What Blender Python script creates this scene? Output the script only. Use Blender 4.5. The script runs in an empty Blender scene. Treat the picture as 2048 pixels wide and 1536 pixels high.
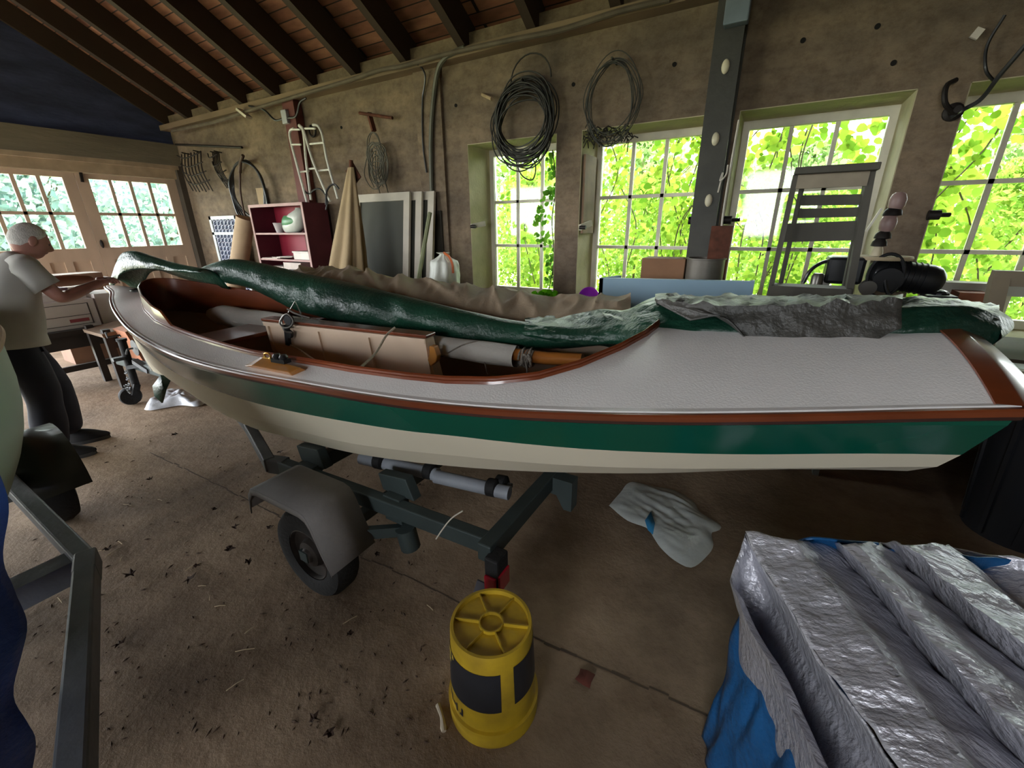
import bpy, bmesh, math, random
from mathutils import Vector, Matrix, noise
rnd = random.Random(7)
C = bpy.context.scene.collection
V = Vector
PI = math.pi

# ---------------------------------------------------------------- camera, world, exposure
CAM_H = 1.55
FPX = 848.0
YAW, PITCH, ROLL = math.radians(-30.448), math.radians(20.402), math.radians(-0.624)
def cam_axes():
    cy, sy, cp, sp = math.cos(YAW), math.sin(YAW), math.cos(PITCH), math.sin(PITCH)
    fw = V((sy*cp, cy*cp, -sp)); rt = V((cy, -sy, 0)); up = rt.cross(fw)
    cr, sr = math.cos(ROLL), math.sin(ROLL)
    return cr*rt + sr*up, -sr*rt + cr*up, fw
RT, UP, FW = cam_axes()
cam = bpy.data.cameras.new('camera'); cam_o = bpy.data.objects.new('camera', cam); C.objects.link(cam_o)
cam.sensor_fit = 'HORIZONTAL'; cam.sensor_width = 36.0; cam.lens = FPX/2048*36.0
cam.clip_start = 0.05; cam.clip_end = 200
cam_o.matrix_world = Matrix(((RT.x, UP.x, -FW.x, 0), (RT.y, UP.y, -FW.y, 0), (RT.z, UP.z, -FW.z, CAM_H), (0, 0, 0, 1)))
sc = bpy.context.scene
sc.camera = cam_o
sc.view_settings.view_transform = 'Standard'; sc.view_settings.look = 'None'
sc.view_settings.gamma = 1.0; sc.view_settings.use_curve_mapping = False
sc.view_settings.exposure = 2.9
world = bpy.data.worlds.new('overcast_sky'); sc.world = world; world.use_nodes = True
bgn = world.node_tree.nodes['Background']
bgn.inputs[0].default_value = (0.93, 0.97, 1.0, 1); bgn.inputs[1].default_value = 2.5
try:
    sc.cycles.max_bounces = 8; sc.cycles.diffuse_bounces = 5; sc.cycles.transparent_max_bounces = 24
    sc.cycles.caustics_reflective = False; sc.cycles.caustics_refractive = False
    sc.cycles.sample_clamp_indirect = 6
except Exception: pass

def portal(loc, rot, sx, sy):
    l = bpy.data.lights.new('daylight_portal', 'AREA'); l.shape = 'RECTANGLE'; l.size = sx; l.size_y = sy
    l.cycles.is_portal = True
    o = bpy.data.objects.new('daylight_portal', l); C.objects.link(o); o.location = loc; o.rotation_euler = rot
WALL_Y, WALL_X, RIGHT_X, FRONT_Y = 4.0, -8.7, 3.4, -4.0
for k in range(5):
    portal((-2.345 + 1.24*k, 4.5, 1.6), (-PI/2, 0, 0), 1.0, 1.5)
for yc in (3.28, 2.01):
    portal((-8.85, yc, 1.78), (0, -PI/2, 0), 1.0, 1.1)
portal((-8.9, -1.1, 1.22), (0, -PI/2, 0), 2.4, 4.9)
portal((-6.5, -4.15, 1.38), (PI/2, 0, 0), 3.0, 2.6)
portal((.05, -4.15, 2.0), (PI/2, 0, 0), 1.7, 1.5)

# ---------------------------------------------------------------- pixel -> world helpers (real planes / distances)
def ray(px, py):
    return RT*((px-1024)/FPX) - UP*((py-768)/FPX) + FW
O = V((0, 0, CAM_H))
def wp(px, py, y=None, x=None, z=None, d=None):
    r = ray(px, py)
    if y is not None: t = y/r.y
    elif x is not None: t = x/r.x
    elif z is not None: t = (z-CAM_H)/r.z
    else: t = d/math.hypot(r.x, r.y)
    return O + r*t

# ---------------------------------------------------------------- materials
def lin(h):
    h = h.lstrip('#'); out = []
    for i in (0, 2, 4):
        c = int(h[i:i+2], 16)/255; out.append(c/12.92 if c <= .04045 else ((c+.055)/1.055)**2.4)
    return out
MATS = {}
def mat(name, col, rough=.6, var=.15, scale=6, bump=0.0, bscale=30, metal=0, coat=0, spec=.5, stretch=(1, 1, 1), col2=None, detail=5, trans=0, alpha=None):
    if name in MATS: return MATS[name]
    m = bpy.data.materials.new(name); m.use_nodes = True; nt = m.node_tree; N = nt.nodes; Lk = nt.links
    b = N['Principled BSDF']
    c1 = V(lin(col)) if isinstance(col, str) else V(col)
    tc = N.new('ShaderNodeTexCoord'); mp = N.new('ShaderNodeMapping'); mp.inputs['Scale'].default_value = stretch
    Lk.new(tc.outputs['Object'], mp.inputs[0])
    nz = N.new('ShaderNodeTexNoise'); nz.inputs['Scale'].default_value = scale; nz.inputs['Detail'].default_value = detail
    Lk.new(mp.outputs[0], nz.inputs['Vector'])
    rp = N.new('ShaderNodeValToRGB')
    a = c1*(1-var) if col2 is None else (V(lin(col2)) if isinstance(col2, str) else V(col2))
    bq = c1*(1+var) if col2 is None else c1
    rp.color_ramp.elements[0].position = .32; rp.color_ramp.elements[1].position = .68
    rp.color_ramp.elements[0].color = (*a, 1); rp.color_ramp.elements[1].color = (*[min(1, q) for q in bq], 1)
    Lk.new(nz.outputs['Fac'], rp.inputs[0]); Lk.new(rp.outputs[0], b.inputs['Base Color'])
    b.inputs['Roughness'].default_value = rough; b.inputs['Metallic'].default_value = metal
    b.inputs['Coat Weight'].default_value = coat; b.inputs['Coat Roughness'].default_value = .12
    b.inputs['Specular IOR Level'].default_value = spec
    if trans: b.inputs['Transmission Weight'].default_value = trans
    if bump:
        n2 = N.new('ShaderNodeTexNoise'); n2.inputs['Scale'].default_value = bscale; n2.inputs['Detail'].default_value = 6
        Lk.new(mp.outputs[0], n2.inputs['Vector'])
        bp = N.new('ShaderNodeBump'); bp.inputs['Strength'].default_value = bump; bp.inputs['Distance'].default_value = .02
        Lk.new(n2.outputs['Fac'], bp.inputs['Height']); Lk.new(bp.outputs[0], b.inputs['Normal'])
    MATS[name] = m
    return m
def leafmat(name, col, col2, tr=.55):
    if name in MATS: return MATS[name]
    m = bpy.data.materials.new(name); m.use_nodes = True; nt = m.node_tree; N = nt.nodes; Lk = nt.links
    N.remove(N['Principled BSDF']); out = N['Material Output']
    g = N.new('ShaderNodeNewGeometry'); rp = N.new('ShaderNodeValToRGB')
    rp.color_ramp.elements[0].color = (*lin(col2), 1); rp.color_ramp.elements[1].color = (*lin(col), 1)
    Lk.new(g.outputs['Random Per Island'], rp.inputs[0])
    d = N.new('ShaderNodeBsdfDiffuse'); t = N.new('ShaderNodeBsdfTranslucent'); mx = N.new('ShaderNodeMixShader')
    mx.inputs[0].default_value = tr
    Lk.new(rp.outputs[0], d.inputs[0]); Lk.new(rp.outputs[0], t.inputs[0])
    Lk.new(d.outputs[0], mx.inputs[1]); Lk.new(t.outputs[0], mx.inputs[2]); Lk.new(mx.outputs[0], out.inputs[0])
    MATS[name] = m; return m
def glassmat(name='window_glass', tint=(.97, 1, .97)):
    if name in MATS: return MATS[name]
    m = bpy.data.materials.new(name); m.use_nodes = True; nt = m.node_tree; N = nt.nodes; Lk = nt.links
    N.remove(N['Principled BSDF']); out = N['Material Output']
    t = N.new('ShaderNodeBsdfTransparent'); t.inputs[0].default_value = (*tint, 1)
    g = N.new('ShaderNodeBsdfGlossy'); g.inputs['Roughness'].default_value = .05
    f = N.new('ShaderNodeFresnel'); f.inputs[0].default_value = 1.45
    mx = N.new('ShaderNodeMixShader'); Lk.new(f.outputs[0], mx.inputs[0]); Lk.new(t.outputs[0], mx.inputs[1]); Lk.new(g.outputs[0], mx.inputs[2]); Lk.new(mx.outputs[0], out.inputs[0])
    MATS[name] = m; return m
def plasticfilm(name, col, alpha=.5, rough=.25):
    if name in MATS: return MATS[name]
    m = mat(name, col, rough=rough, var=.05, scale=9, bump=.25, bscale=22)
    nt = m.node_tree; N = nt.nodes; Lk = nt.links; out = N['Material Output']; b = N['Principled BSDF']
    t = N.new('ShaderNodeBsdfTransparent'); mx = N.new('ShaderNodeMixShader'); mx.inputs[0].default_value = alpha
    Lk.new(t.outputs[0], mx.inputs[1]); Lk.new(b.outputs[0], mx.inputs[2]); Lk.new(mx.outputs[0], out.inputs[0])
    return m

# ---------------------------------------------------------------- geometry helpers
class MB:
    def __init__(s): s.v = []; s.f = []; s.mi = []; s.cur = 0
    def add(s, vs, fs, mi=None):
        n = len(s.v); s.v += [V(p) for p in vs]; s.f += [tuple(i+n for i in f) for f in fs]
        s.mi += [s.cur if mi is None else mi]*len(fs); return s
    def box(s, c, size, rot=None, bev=0):
        x, y, z = size[0]/2, size[1]/2, size[2]/2
        P = [V((a*x, b*y, d*z)) for a in (-1, 1) for b in (-1, 1) for d in (-1, 1)]
        if rot is not None: P = [rot @ p for p in P]
        P = [p+V(c) for p in P]
        return s.add(P, [(0, 1, 3, 2), (4, 6, 7, 5), (0, 4, 5, 1), (2, 3, 7, 6), (0, 2, 6, 4), (1, 5, 7, 3)])
    def bb(s, a, b):
        a = V(a); b = V(b); return s.box((a+b)/2, [abs(b[i]-a[i]) for i in range(3)])
    def beam(s, p, q, w, h, up=(0, 0, 1)):
        p = V(p); q = V(q); d = (q-p).normalized(); u = V(up); sd = d.cross(u)
        if sd.length < 1e-4: sd = d.cross(V((1, 0, 0)))
        sd.normalize(); u = sd.cross(d)
        P = []
        for e in (p, q):
            for a, b in ((-1, -1), (1, -1), (1, 1), (-1, 1)): P.append(e+sd*(a*w/2)+u*(b*h/2))
        return s.add(P, [(3, 2, 1, 0), (4, 5, 6, 7), (0, 1, 5, 4), (1, 2, 6, 5), (2, 3, 7, 6), (3, 0, 4, 7)])
    def tube(s, pts, r, n=8, close=False, cap=True):
        pts = [V(p) for p in pts]; m = len(pts); rs = r if isinstance(r, (list, tuple)) else [r]*m
        P = []; prev = None
        for i, p in enumerate(pts):
            if close: t = pts[(i+1) % m]-pts[i-1]
            else: t = pts[min(i+1, m-1)]-pts[max(i-1, 0)]
            if t.length < 1e-9: t = V((0, 0, 1))
            t.normalize()
            if prev is None:
                a = V((0, 0, 1)) if abs(t.z) < .9 else V((1, 0, 0)); u = t.cross(a).normalized()
            else:
                u = prev - t*prev.dot(t)
                if u.length < 1e-6: u = t.cross(V((0, 0, 1)))
                u.normalize()
            prev = u; w = t.cross(u)
            for k in range(n):
                th = 2*PI*k/n; P.append(p+(u*math.cos(th)+w*math.sin(th))*rs[i])
        F = []
        for i in range(m if close else m-1):
            j = (i+1) % m
            for k in range(n): F.append((i*n+k, i*n+(k+1) % n, j*n+(k+1) % n, j*n+k))
        if cap and not close: F += [tuple(range(n-1, -1, -1)), tuple((m-1)*n+k for k in range(n))]
        return s.add(P, F)
    def lathe(s, prof, c=(0, 0, 0), n=32, axis=(0, 0, 1), capb=True, capt=True):
        ax = V(axis).normalized(); a = V((1, 0, 0)) if abs(ax.x) < .9 else V((0, 1, 0)); u = ax.cross(a).normalized(); w = ax.cross(u)
        P = []
        for r, z in prof:
            for k in range(n):
                th = 2*PI*k/n; P.append(V(c)+ax*z+(u*math.cos(th)+w*math.sin(th))*r)
        F = []
        for i in range(len(prof)-1):
            for k in range(n): F.append((i*n+k, i*n+(k+1) % n, (i+1)*n+(k+1) % n, (i+1)*n+k))
        if capb: F.append(tuple(range(n-1, -1, -1)))
        if capt: F.append(tuple((len(prof)-1)*n+k for k in range(n)))
        return s.add(P, F)
    def grid(s, fn, nu, nv, mi=None, closeu=False):
        P = [fn(i/nu, j/nv) for i in range(nu+1) for j in range(nv+1)]
        F = [(i*(nv+1)+j, (i+1)*(nv+1)+j, (i+1)*(nv+1)+j+1, i*(nv+1)+j+1) for i in range(nu) for j in range(nv)]
        return s.add(P, F, mi)
    def prism(s, poly, d):
        poly = [V(p) for p in poly]; d = V(d); n = len(poly)
        F = [tuple(range(n-1, -1, -1)), tuple(range(n, 2*n))]+[(i, (i+1) % n, (i+1) % n+n, i+n) for i in range(n)]
        return s.add(poly+[p+d for p in poly], F)
    def ell(s, c, r, rot=None, n=12, m=8):
        P = [];
        for i in range(m+1):
            ph = PI*i/m
            for k in range(n):
                th = 2*PI*k/n; p = V((r[0]*math.sin(ph)*math.cos(th), r[1]*math.sin(ph)*math.sin(th), r[2]*math.cos(ph)))
                if rot is not None: p = rot @ p
                P.append(p+V(c))
        F = [(i*n+k, i*n+(k+1) % n, (i+1)*n+(k+1) % n, (i+1)*n+k) for i in range(m) for k in range(n)]
        return s.add(P, F)

ORG = {}
def obj(name, mb, m, parent=None, smooth=True, bevel=0, solid=0, sharp=35, label=None, subd=0, origin=None):
    me = bpy.data.meshes.new(name)
    if parent is not None: org = ORG[parent]
    elif origin is not None: org = V(origin)
    else:
        lo = [min(p[i] for p in mb.v) for i in range(3)]; hi = [max(p[i] for p in mb.v) for i in range(3)]
        org = V(((lo[0]+hi[0])/2, (lo[1]+hi[1])/2, lo[2]))
    me.from_pydata([tuple(p-org) for p in mb.v], [], mb.f)
    for mm in (m if isinstance(m, (list, tuple)) else [m]): me.materials.append(mm)
    if isinstance(m, (list, tuple)):
        for p, i in zip(me.polygons, mb.mi): p.material_index = i
    bm = bmesh.new(); bm.from_mesh(me); bmesh.ops.remove_doubles(bm, verts=bm.verts, dist=1e-5)
    bmesh.ops.recalc_face_normals(bm, faces=bm.faces); bm.to_mesh(me); bm.free()
    if smooth:
        for p in me.polygons: p.use_smooth = True
        me.set_sharp_from_angle(angle=math.radians(sharp))
    o = bpy.data.objects.new(name, me); C.objects.link(o)
    if parent is not None: o.parent = parent; ORG[o] = org
    else: o.location = org; ORG[o] = org
    if solid:
        q = o.modifiers.new('thickness', 'SOLIDIFY'); q.thickness = solid; q.offset = 0
    if bevel:
        q = o.modifiers.new('bevel', 'BEVEL'); q.width = bevel; q.segments = 2; q.limit_method = 'ANGLE'
    if subd:
        q = o.modifiers.new('subd', 'SUBSURF'); q.levels = subd; q.render_levels = subd
    if label: o['label'] = label
    return o
def tag(o, label, cat, group=None, kind=None):
    o['label'] = label; o['category'] = cat
    if group: o['group'] = group
    if kind: o['kind'] = kind
    return o
def thing(name, loc, label, cat, group=None):
    o = bpy.data.objects.new(name, None); C.objects.link(o); o.location = loc; ORG[o] = V(loc); o.empty_display_size = .1
    return tag(o, label, cat, group)
def struct(name, mb, m, parent=None, **k):
    o = obj(name, mb, m, parent, **k)
    if parent is None: o['kind'] = 'structure'
    return o
def dup(o, loc, rotz=0, label=None):
    def cp(x, par):
        c = x.copy(); C.objects.link(c)
        if par is not None: c.parent = par
        for ch in x.children: cp(ch, c)
        return c
    kids = list(o.children)
    r = o.copy(); C.objects.link(r); r.location = loc; r.rotation_euler = (0, 0, rotz)
    for ch in kids: cp(ch, r)
    if label: r['label'] = label
    return r
def nz(p, s=1.0): return noise.noise(V(p)*s)
def interp(x, xs, ys):
    if x <= xs[0]: return ys[0]
    for i in range(1, len(xs)):
        if x <= xs[i]:
            t = (x-xs[i-1])/(xs[i]-xs[i-1]); return ys[i-1]+(ys[i]-ys[i-1])*t
    return ys[-1]
def spl(x, xs, ys):
    # monotone-ish cubic hermite interpolation
    n = len(xs)
    if x <= xs[0]: return ys[0]
    if x >= xs[-1]: return ys[-1]
    i = 1
    while x > xs[i]: i += 1
    h = xs[i]-xs[i-1]; t = (x-xs[i-1])/h
    def sl(k):
        if k == 0: return (ys[1]-ys[0])/(xs[1]-xs[0])
        if k == n-1: return (ys[-1]-ys[-2])/(xs[-1]-xs[-2])
        return (ys[k+1]-ys[k-1])/(xs[k+1]-xs[k-1])
    m0, m1 = sl(i-1)*h, sl(i)*h
    return (2*t**3-3*t**2+1)*ys[i-1]+(t**3-2*t**2+t)*m0+(-2*t**3+3*t**2)*ys[i]+(t**3-t**2)*m1
def poly_pts(pts, n):
    pts = [V(p) for p in pts]; out = []
    L = [0]
    for a, b in zip(pts, pts[1:]): L.append(L[-1]+(b-a).length)
    for i in range(n+1):
        x = L[-1]*i/n
        out.append(V([spl(x, L, [p[k] for p in pts]) for k in range(3)]))
    return out

# ================================================================ THE ROOM
M_conc = mat('old_concrete', '#937d6b', rough=.9, var=.26, scale=1.3, bump=.5, bscale=14, stretch=(.6, .6, 2.2), detail=9)
def concrete_material():
    m = bpy.data.materials.new('board_formed_concrete'); m.use_nodes = True; nt = m.node_tree; N = nt.nodes; Lk = nt.links; b = N['Principled BSDF']
    tc = N.new('ShaderNodeTexCoord'); out = None
    def no(scale, det, st, rough=.6):
        mp = N.new('ShaderNodeMapping'); mp.inputs['Scale'].default_value = st; Lk.new(tc.outputs['Object'], mp.inputs[0])
        n = N.new('ShaderNodeTexNoise'); n.inputs['Scale'].default_value = scale; n.inputs['Detail'].default_value = det; n.inputs['Roughness'].default_value = rough
        Lk.new(mp.outputs[0], n.inputs['Vector']); return n
    a, c, d = no(1.1, 8, (1, 1, 1.4), .7), no(1.0, 5, (.35, .35, 5.5), .6), no(9, 8, (1, 1, 1.3), .75)
    def ramp(n, p0, p1, c0, c1):
        r = N.new('ShaderNodeValToRGB'); r.color_ramp.elements[0].position = p0; r.color_ramp.elements[1].position = p1
        r.color_ramp.elements[0].color = (*c0, 1); r.color_ramp.elements[1].color = (*c1, 1); Lk.new(n.outputs['Fac'], r.inputs[0]); return r
    r1 = ramp(a, .34, .66, lin('#62564a'), lin('#93806a')); r2 = ramp(c, .36, .62, (.84, .84, .84), (1.04, 1.03, 1.0)); r3 = ramp(d, .32, .56, (.64, .6, .56), (1, 1, 1))
    def mul(x, y):
        mx = N.new('ShaderNodeMix'); mx.data_type = 'RGBA'; mx.blend_type = 'MULTIPLY'; mx.inputs[0].default_value = 1
        Lk.new(x, mx.inputs[6]); Lk.new(y, mx.inputs[7]); return mx.outputs[2]
    Lk.new(mul(mul(r1.outputs[0], r2.outputs[0]), r3.outputs[0]), b.inputs['Base Color']); b.inputs['Roughness'].default_value = .92
    b1 = N.new('ShaderNodeBump'); b1.inputs['Strength'].default_value = .6; b1.inputs['Distance'].default_value = .02; Lk.new(d.outputs['Fac'], b1.inputs['Height'])
    b2 = N.new('ShaderNodeBump'); b2.inputs['Strength'].default_value = .18; b2.inputs['Distance'].default_value = .03; Lk.new(c.outputs['Fac'], b2.inputs['Height']); Lk.new(b1.outputs[0], b2.inputs['Normal']); Lk.new(b2.outputs[0], b.inputs['Normal'])
    return m
M_conc = concrete_material()
M_reveal = mat('pale_reveal_plaster', '#b9b08f', rough=.9, var=.12, scale=5, bump=.3, bscale=40)
def floor_material():
    m = bpy.data.materials.new('dusty_floor'); m.use_nodes = True; nt = m.node_tree; N = nt.nodes; Lk = nt.links; b = N['Principled BSDF']
    tc = N.new('ShaderNodeTexCoord')
    def no(scale, det, rough=.6):
        n = N.new('ShaderNodeTexNoise'); n.inputs['Scale'].default_value = scale; n.inputs['Detail'].default_value = det; n.inputs['Roughness'].default_value = rough
        Lk.new(tc.outputs['Object'], n.inputs['Vector']); return n
    a, d, e = no(.55, 7), no(4, 8, .7), no(45, 3)
    r1 = N.new('ShaderNodeValToRGB'); r1.color_ramp.elements[0].position = .35; r1.color_ramp.elements[1].position = .65
    r1.color_ramp.elements[0].color = (*lin('#766554'), 1); r1.color_ramp.elements[1].color = (*lin('#b39a80'), 1)
    Lk.new(a.outputs['Fac'], r1.inputs[0])
    r2 = N.new('ShaderNodeValToRGB'); r2.color_ramp.elements[0].position = .3; r2.color_ramp.elements[1].position = .62
    r2.color_ramp.elements[0].color = (.62, .58, .55, 1); r2.color_ramp.elements[1].color = (1, 1, 1, 1)
    Lk.new(d.outputs['Fac'], r2.inputs[0])
    mx = N.new('ShaderNodeMix'); mx.data_type = 'RGBA'; mx.blend_type = 'MULTIPLY'; mx.inputs[0].default_value = 1
    Lk.new(r1.outputs[0], mx.inputs[6]); Lk.new(r2.outputs[0], mx.inputs[7]); Lk.new(mx.outputs[2], b.inputs['Base Color'])
    b.inputs['Roughness'].default_value = .88; b.inputs['Specular IOR Level'].default_value = .3
    bp = N.new('ShaderNodeBump'); bp.inputs['Strength'].default_value = .18; bp.inputs['Distance'].default_value = .01
    Lk.new(e.outputs['Fac'], bp.inputs['Height']); bp2 = N.new('ShaderNodeBump'); bp2.inputs['Strength'].default_value = .5; bp2.inputs['Distance'].default_value = .03
    Lk.new(d.outputs['Fac'], bp2.inputs['Height']); Lk.new(bp.outputs[0], bp2.inputs['Normal']); Lk.new(bp2.outputs[0], b.inputs['Normal'])
    return m
fl = MB().bb((-8.7, -4.0, -.12), (3.4, 4.0, 0)); struct('floor', fl, floor_material())
fj = MB()
jp = [wp(300, 905, z=.001), wp(420, 962, z=.001), wp(560, 1033, z=.001), wp(690, 1098, z=.001), wp(830, 1160, z=.001), wp(960, 1225, z=.001), wp(1350, 1400, z=.001), wp(1560, 1490, z=.001)]
jp = poly_pts(jp, 60)
for i in range(60):
    a, b2 = jp[i], jp[i+1]; w = .003+.005*abs(nz((i*.7, 0, 0)))
    n = (b2-a).cross(V((0, 0, 1))).normalized(); off = n*(.012*nz((i*.9, 3, 1)))
    fj.add([a+n*w+off, a-n*w+off, b2-n*w+off, b2+n*w+off], [(0, 1, 2, 3)])
for v in fj.v: v.z = .0015
struct('trim_1', fj, mat('joint_dirt', '#57493c', rough=1), smooth=False)

SILL, HEAD, WIN0, PITCHX, WW = .81, 2.335, -2.85, 1.24, 1.0
wb = MB()
wb.bb((-8.95, 4.0, -.1), (3.4, 4.48, SILL)); wb.bb((-8.95, 4.0, HEAD), (3.4, 4.48, 3.25))
xs = -8.95
for k in range(5):
    x0 = WIN0+PITCHX*k; wb.bb((xs, 4.0, SILL), (x0, 4.48, HEAD)); xs = x0+WW
wb.bb((xs, 4.0, SILL), (3.4, 4.48, HEAD))
wall_back = struct('wall_back', wb, M_conc, smooth=False, origin=(-2.6, 4.0, 0))
M_hole = mat('painted_hole_shade', '#12100d', rough=1)  # solid dark plugs; the shade inside the holes is put into their colour
for p in [(912, 211), (1147, 169), (1349, 129), (683, 255), (1606, 81), (1755, 53), (1787, 126), (1070, 312), (634, 288), (850, 262)][:7]:
    q = wp(*p, y=4.0); h = MB().lathe([(.016, 0), (.016, .012)], (q.x, 3.994, q.z), 12, (0, 1, 0)); obj('tie_hole_disc', h, M_hole, wall_back)
# plaster lining of window reveals + sashes
M_sash = mat('cream_window_paint', '#ddd7c6', rough=.55, var=.08, scale=9)
M_glass = glassmat()
for k in range(5):
    x0 = WIN0+PITCHX*k; x1 = x0+WW
    f = MB()
    t = .055
    f.bb((x0, 4.40, SILL), (x1, 4.46, SILL+.07)); f.bb((x0, 4.40, HEAD-.068), (x1, 4.46, HEAD))
    f.bb((x0, 4.40, SILL+.07), (x0+t, 4.46, HEAD-.068)); f.bb((x1-t, 4.40, SILL+.07), (x1, 4.46, HEAD-.068))
    w = struct('window_%d' % (k+1), f, M_sash, smooth=False)
    m = MB(); gx0, gx1, gz0, gz1 = x0+t, x1-t, SILL+.07, HEAD-.068
    for i in (1, 2):
        xx = gx0+(gx1-gx0)*i/3; m.bb((xx-.015, 4.415, gz0), (xx+.015, 4.445, gz1))
        zz = gz0+(gz1-gz0)*i/3; m.bb((gx0, 4.415, zz-.015), (gx1, 4.445, zz+.015))
    obj('muntins', m, M_sash, w, smooth=False)
    g = MB().bb((gx0, 4.428, gz0), (gx1, 4.431, gz1)); obj('glass', g, M_glass, w, smooth=False)
    lin_ = MB()
    for (a, b) in (((x0, 4.003, SILL), (x0+.006, 4.40, HEAD)), ((x1-.006, 4.003, SILL), (x1, 4.40, HEAD)), ((x0, 4.003, HEAD-.006), (x1, 4.40, HEAD))): lin_.bb(a, b)
    obj('reveal', lin_, M_reveal, w, smooth=False)
    s = MB().bb((x0, 4.003, SILL), (x1, 4.40, SILL+.012)); obj('sill', s, M_reveal, w, smooth=False)

# left wall: header beam, gable, two glazed door leaves; unseen open doorway added for its light
EV = 3.38
RID = EV+4.0*math.tan(math.radians(30))
M_dark = mat('dark_gable_boards', '#3d4666', rough=.8, var=.35, scale=2, stretch=(1, 1, 4), bump=.3, bscale=9)
g = MB()
g.prism([(-8.95, 4.0, 2.84), (-8.95, 4.0, EV), (-8.95, 0, RID), (-8.95, -4.0, EV), (-8.95, -4.0, 2.84)], (.25, 0, 0))
g.bb((-8.95, -4.0, 0), (-8.7, -3.6, 2.84))
struct('wall_left', g, M_dark, smooth=False)
M_head = mat('weathered_header', '#77705f', rough=.85, var=.2, scale=3, bump=.3, bscale=25, stretch=(1, .3, 3))
h = MB().bb((-8.95, -4.0, 2.53), (-8.6, 4.0, 2.84)); struct('trim_2', h, M_head, smooth=False)
M_hb = mat('beige_head_board', '#a8947a', rough=.75, var=.2, scale=5)
h = MB().bb((-8.9, -1.2, 2.335), (-8.68, 3.92, 2.53)).bb((-8.68, -1.2, 2.47), (-8.62, 3.95, 2.53)); struct('trim_3', h, M_hb, smooth=False)
h = MB().bb((-8.95, 3.915, 0), (-8.62, 4.0, 2.53)); struct('trim_4', h, mat('dark_jamb', '#4a4238', rough=.9), smooth=False)
M_door = mat('beige_door_paint', '#c3ab95', rough=.6, var=.12, scale=4, stretch=(1, 1, .4))
for k in range(2):
    y1 = 3.908-1.263*k; y0 = y1-1.256; d = MB(); X0, X1 = -8.80, -8.745
    gz0, gz1, gy0, gy1 = 1.31, 2.26, y0+.14, y1-.135
    d.bb((X0, y0, 0), (X1, gy0, 2.33)); d.bb((X0, gy1, 0), (X1, y1, 2.33)); d.bb((X0, gy0, gz1), (X1, gy1, 2.33))
    d.bb((X0, gy0, 1.13), (X1, gy1, gz0)); d.bb((X0, gy0, 0), (X1, gy1, .25))
    for i in range(1, 4):
        yy = gy0+(gy1-gy0)*i/4; d.bb((X0, yy-.045, .25), (X1, yy+.045, 1.13))
    dr = struct('door_%d' % (k+1), d, M_door, smooth=False)
    p = MB().bb((X0+.015, gy0, .25), (X1-.02, gy1, 1.13)); obj('panel', p, M_door, dr, smooth=False)
    m = MB()
    for i in range(1, 4):
        yy = gy0+(gy1-gy0)*i/4; m.bb((X0+.01, yy-.02, gz0), (X1-.005, yy+.02, gz1))
    m.bb((X0+.01, gy0, 1.765), (X1-.005, gy1, 1.805)); obj('muntins', m, M_door, dr, smooth=False)
    q = MB().bb((-8.775, gy0, gz0), (-8.772, gy1, gz1)); obj('glass', q, M_glass, dr, smooth=False)
M_iron = mat('dark_iron', '#2a2522', rough=.6, var=.3, metal=.5)
DOORS = [o for o in C.objects if o.name.startswith('door_')]
hk = MB().beam(wp(158, 330, x=-8.72), wp(165, 364, x=-8.72), .035, .03).beam(wp(20, 322, x=-8.72), wp(158, 330, x=-8.72), .035, .04)
obj('bolt', hk, M_iron, DOORS[1], smooth=False, label='dark iron hook bolt')
hk = MB().beam(wp(308, 352, x=-8.73), wp(350, 355, x=-8.73), .03, .04); obj('hinge', hk, M_iron, DOORS[0], smooth=False, label='dark strap hinge')
hk = MB().ell(wp(204, 488, x=-8.735), (.02, .022, .06)); obj('latch', hk, M_iron, DOORS[0], label='oval iron latch')

# right and front walls; unseen front openings added and sized for light
r = MB().bb((3.4, -4.0, 0), (3.65, 4.3, 3.3)).prism([(3.4, 4.0, 3.2), (3.4, 4.0, EV), (3.4, 0, RID), (3.4, -4.0, EV), (3.4, -4.0, 3.2)], (.25, 0, 0)); struct('wall_right', r, M_conc, smooth=False)
w = MB()
w.bb((-8.7, -4.25, 0), (-8.0, -4.0, EV)); w.bb((-8.0, -4.25, 2.7), (-5.0, -4.0, EV)); w.bb((-5.0, -4.25, 0), (-.8, -4.0, EV))
w.bb((-.8, -4.25, 0), (.9, -4.0, 1.25)); w.bb((-.8, -4.25, 2.75), (.9, -4.0, EV)); w.bb((.9, -4.25, 0), (3.4, -4.0, EV))
struct('wall_front', w, M_conc, smooth=False)

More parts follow.
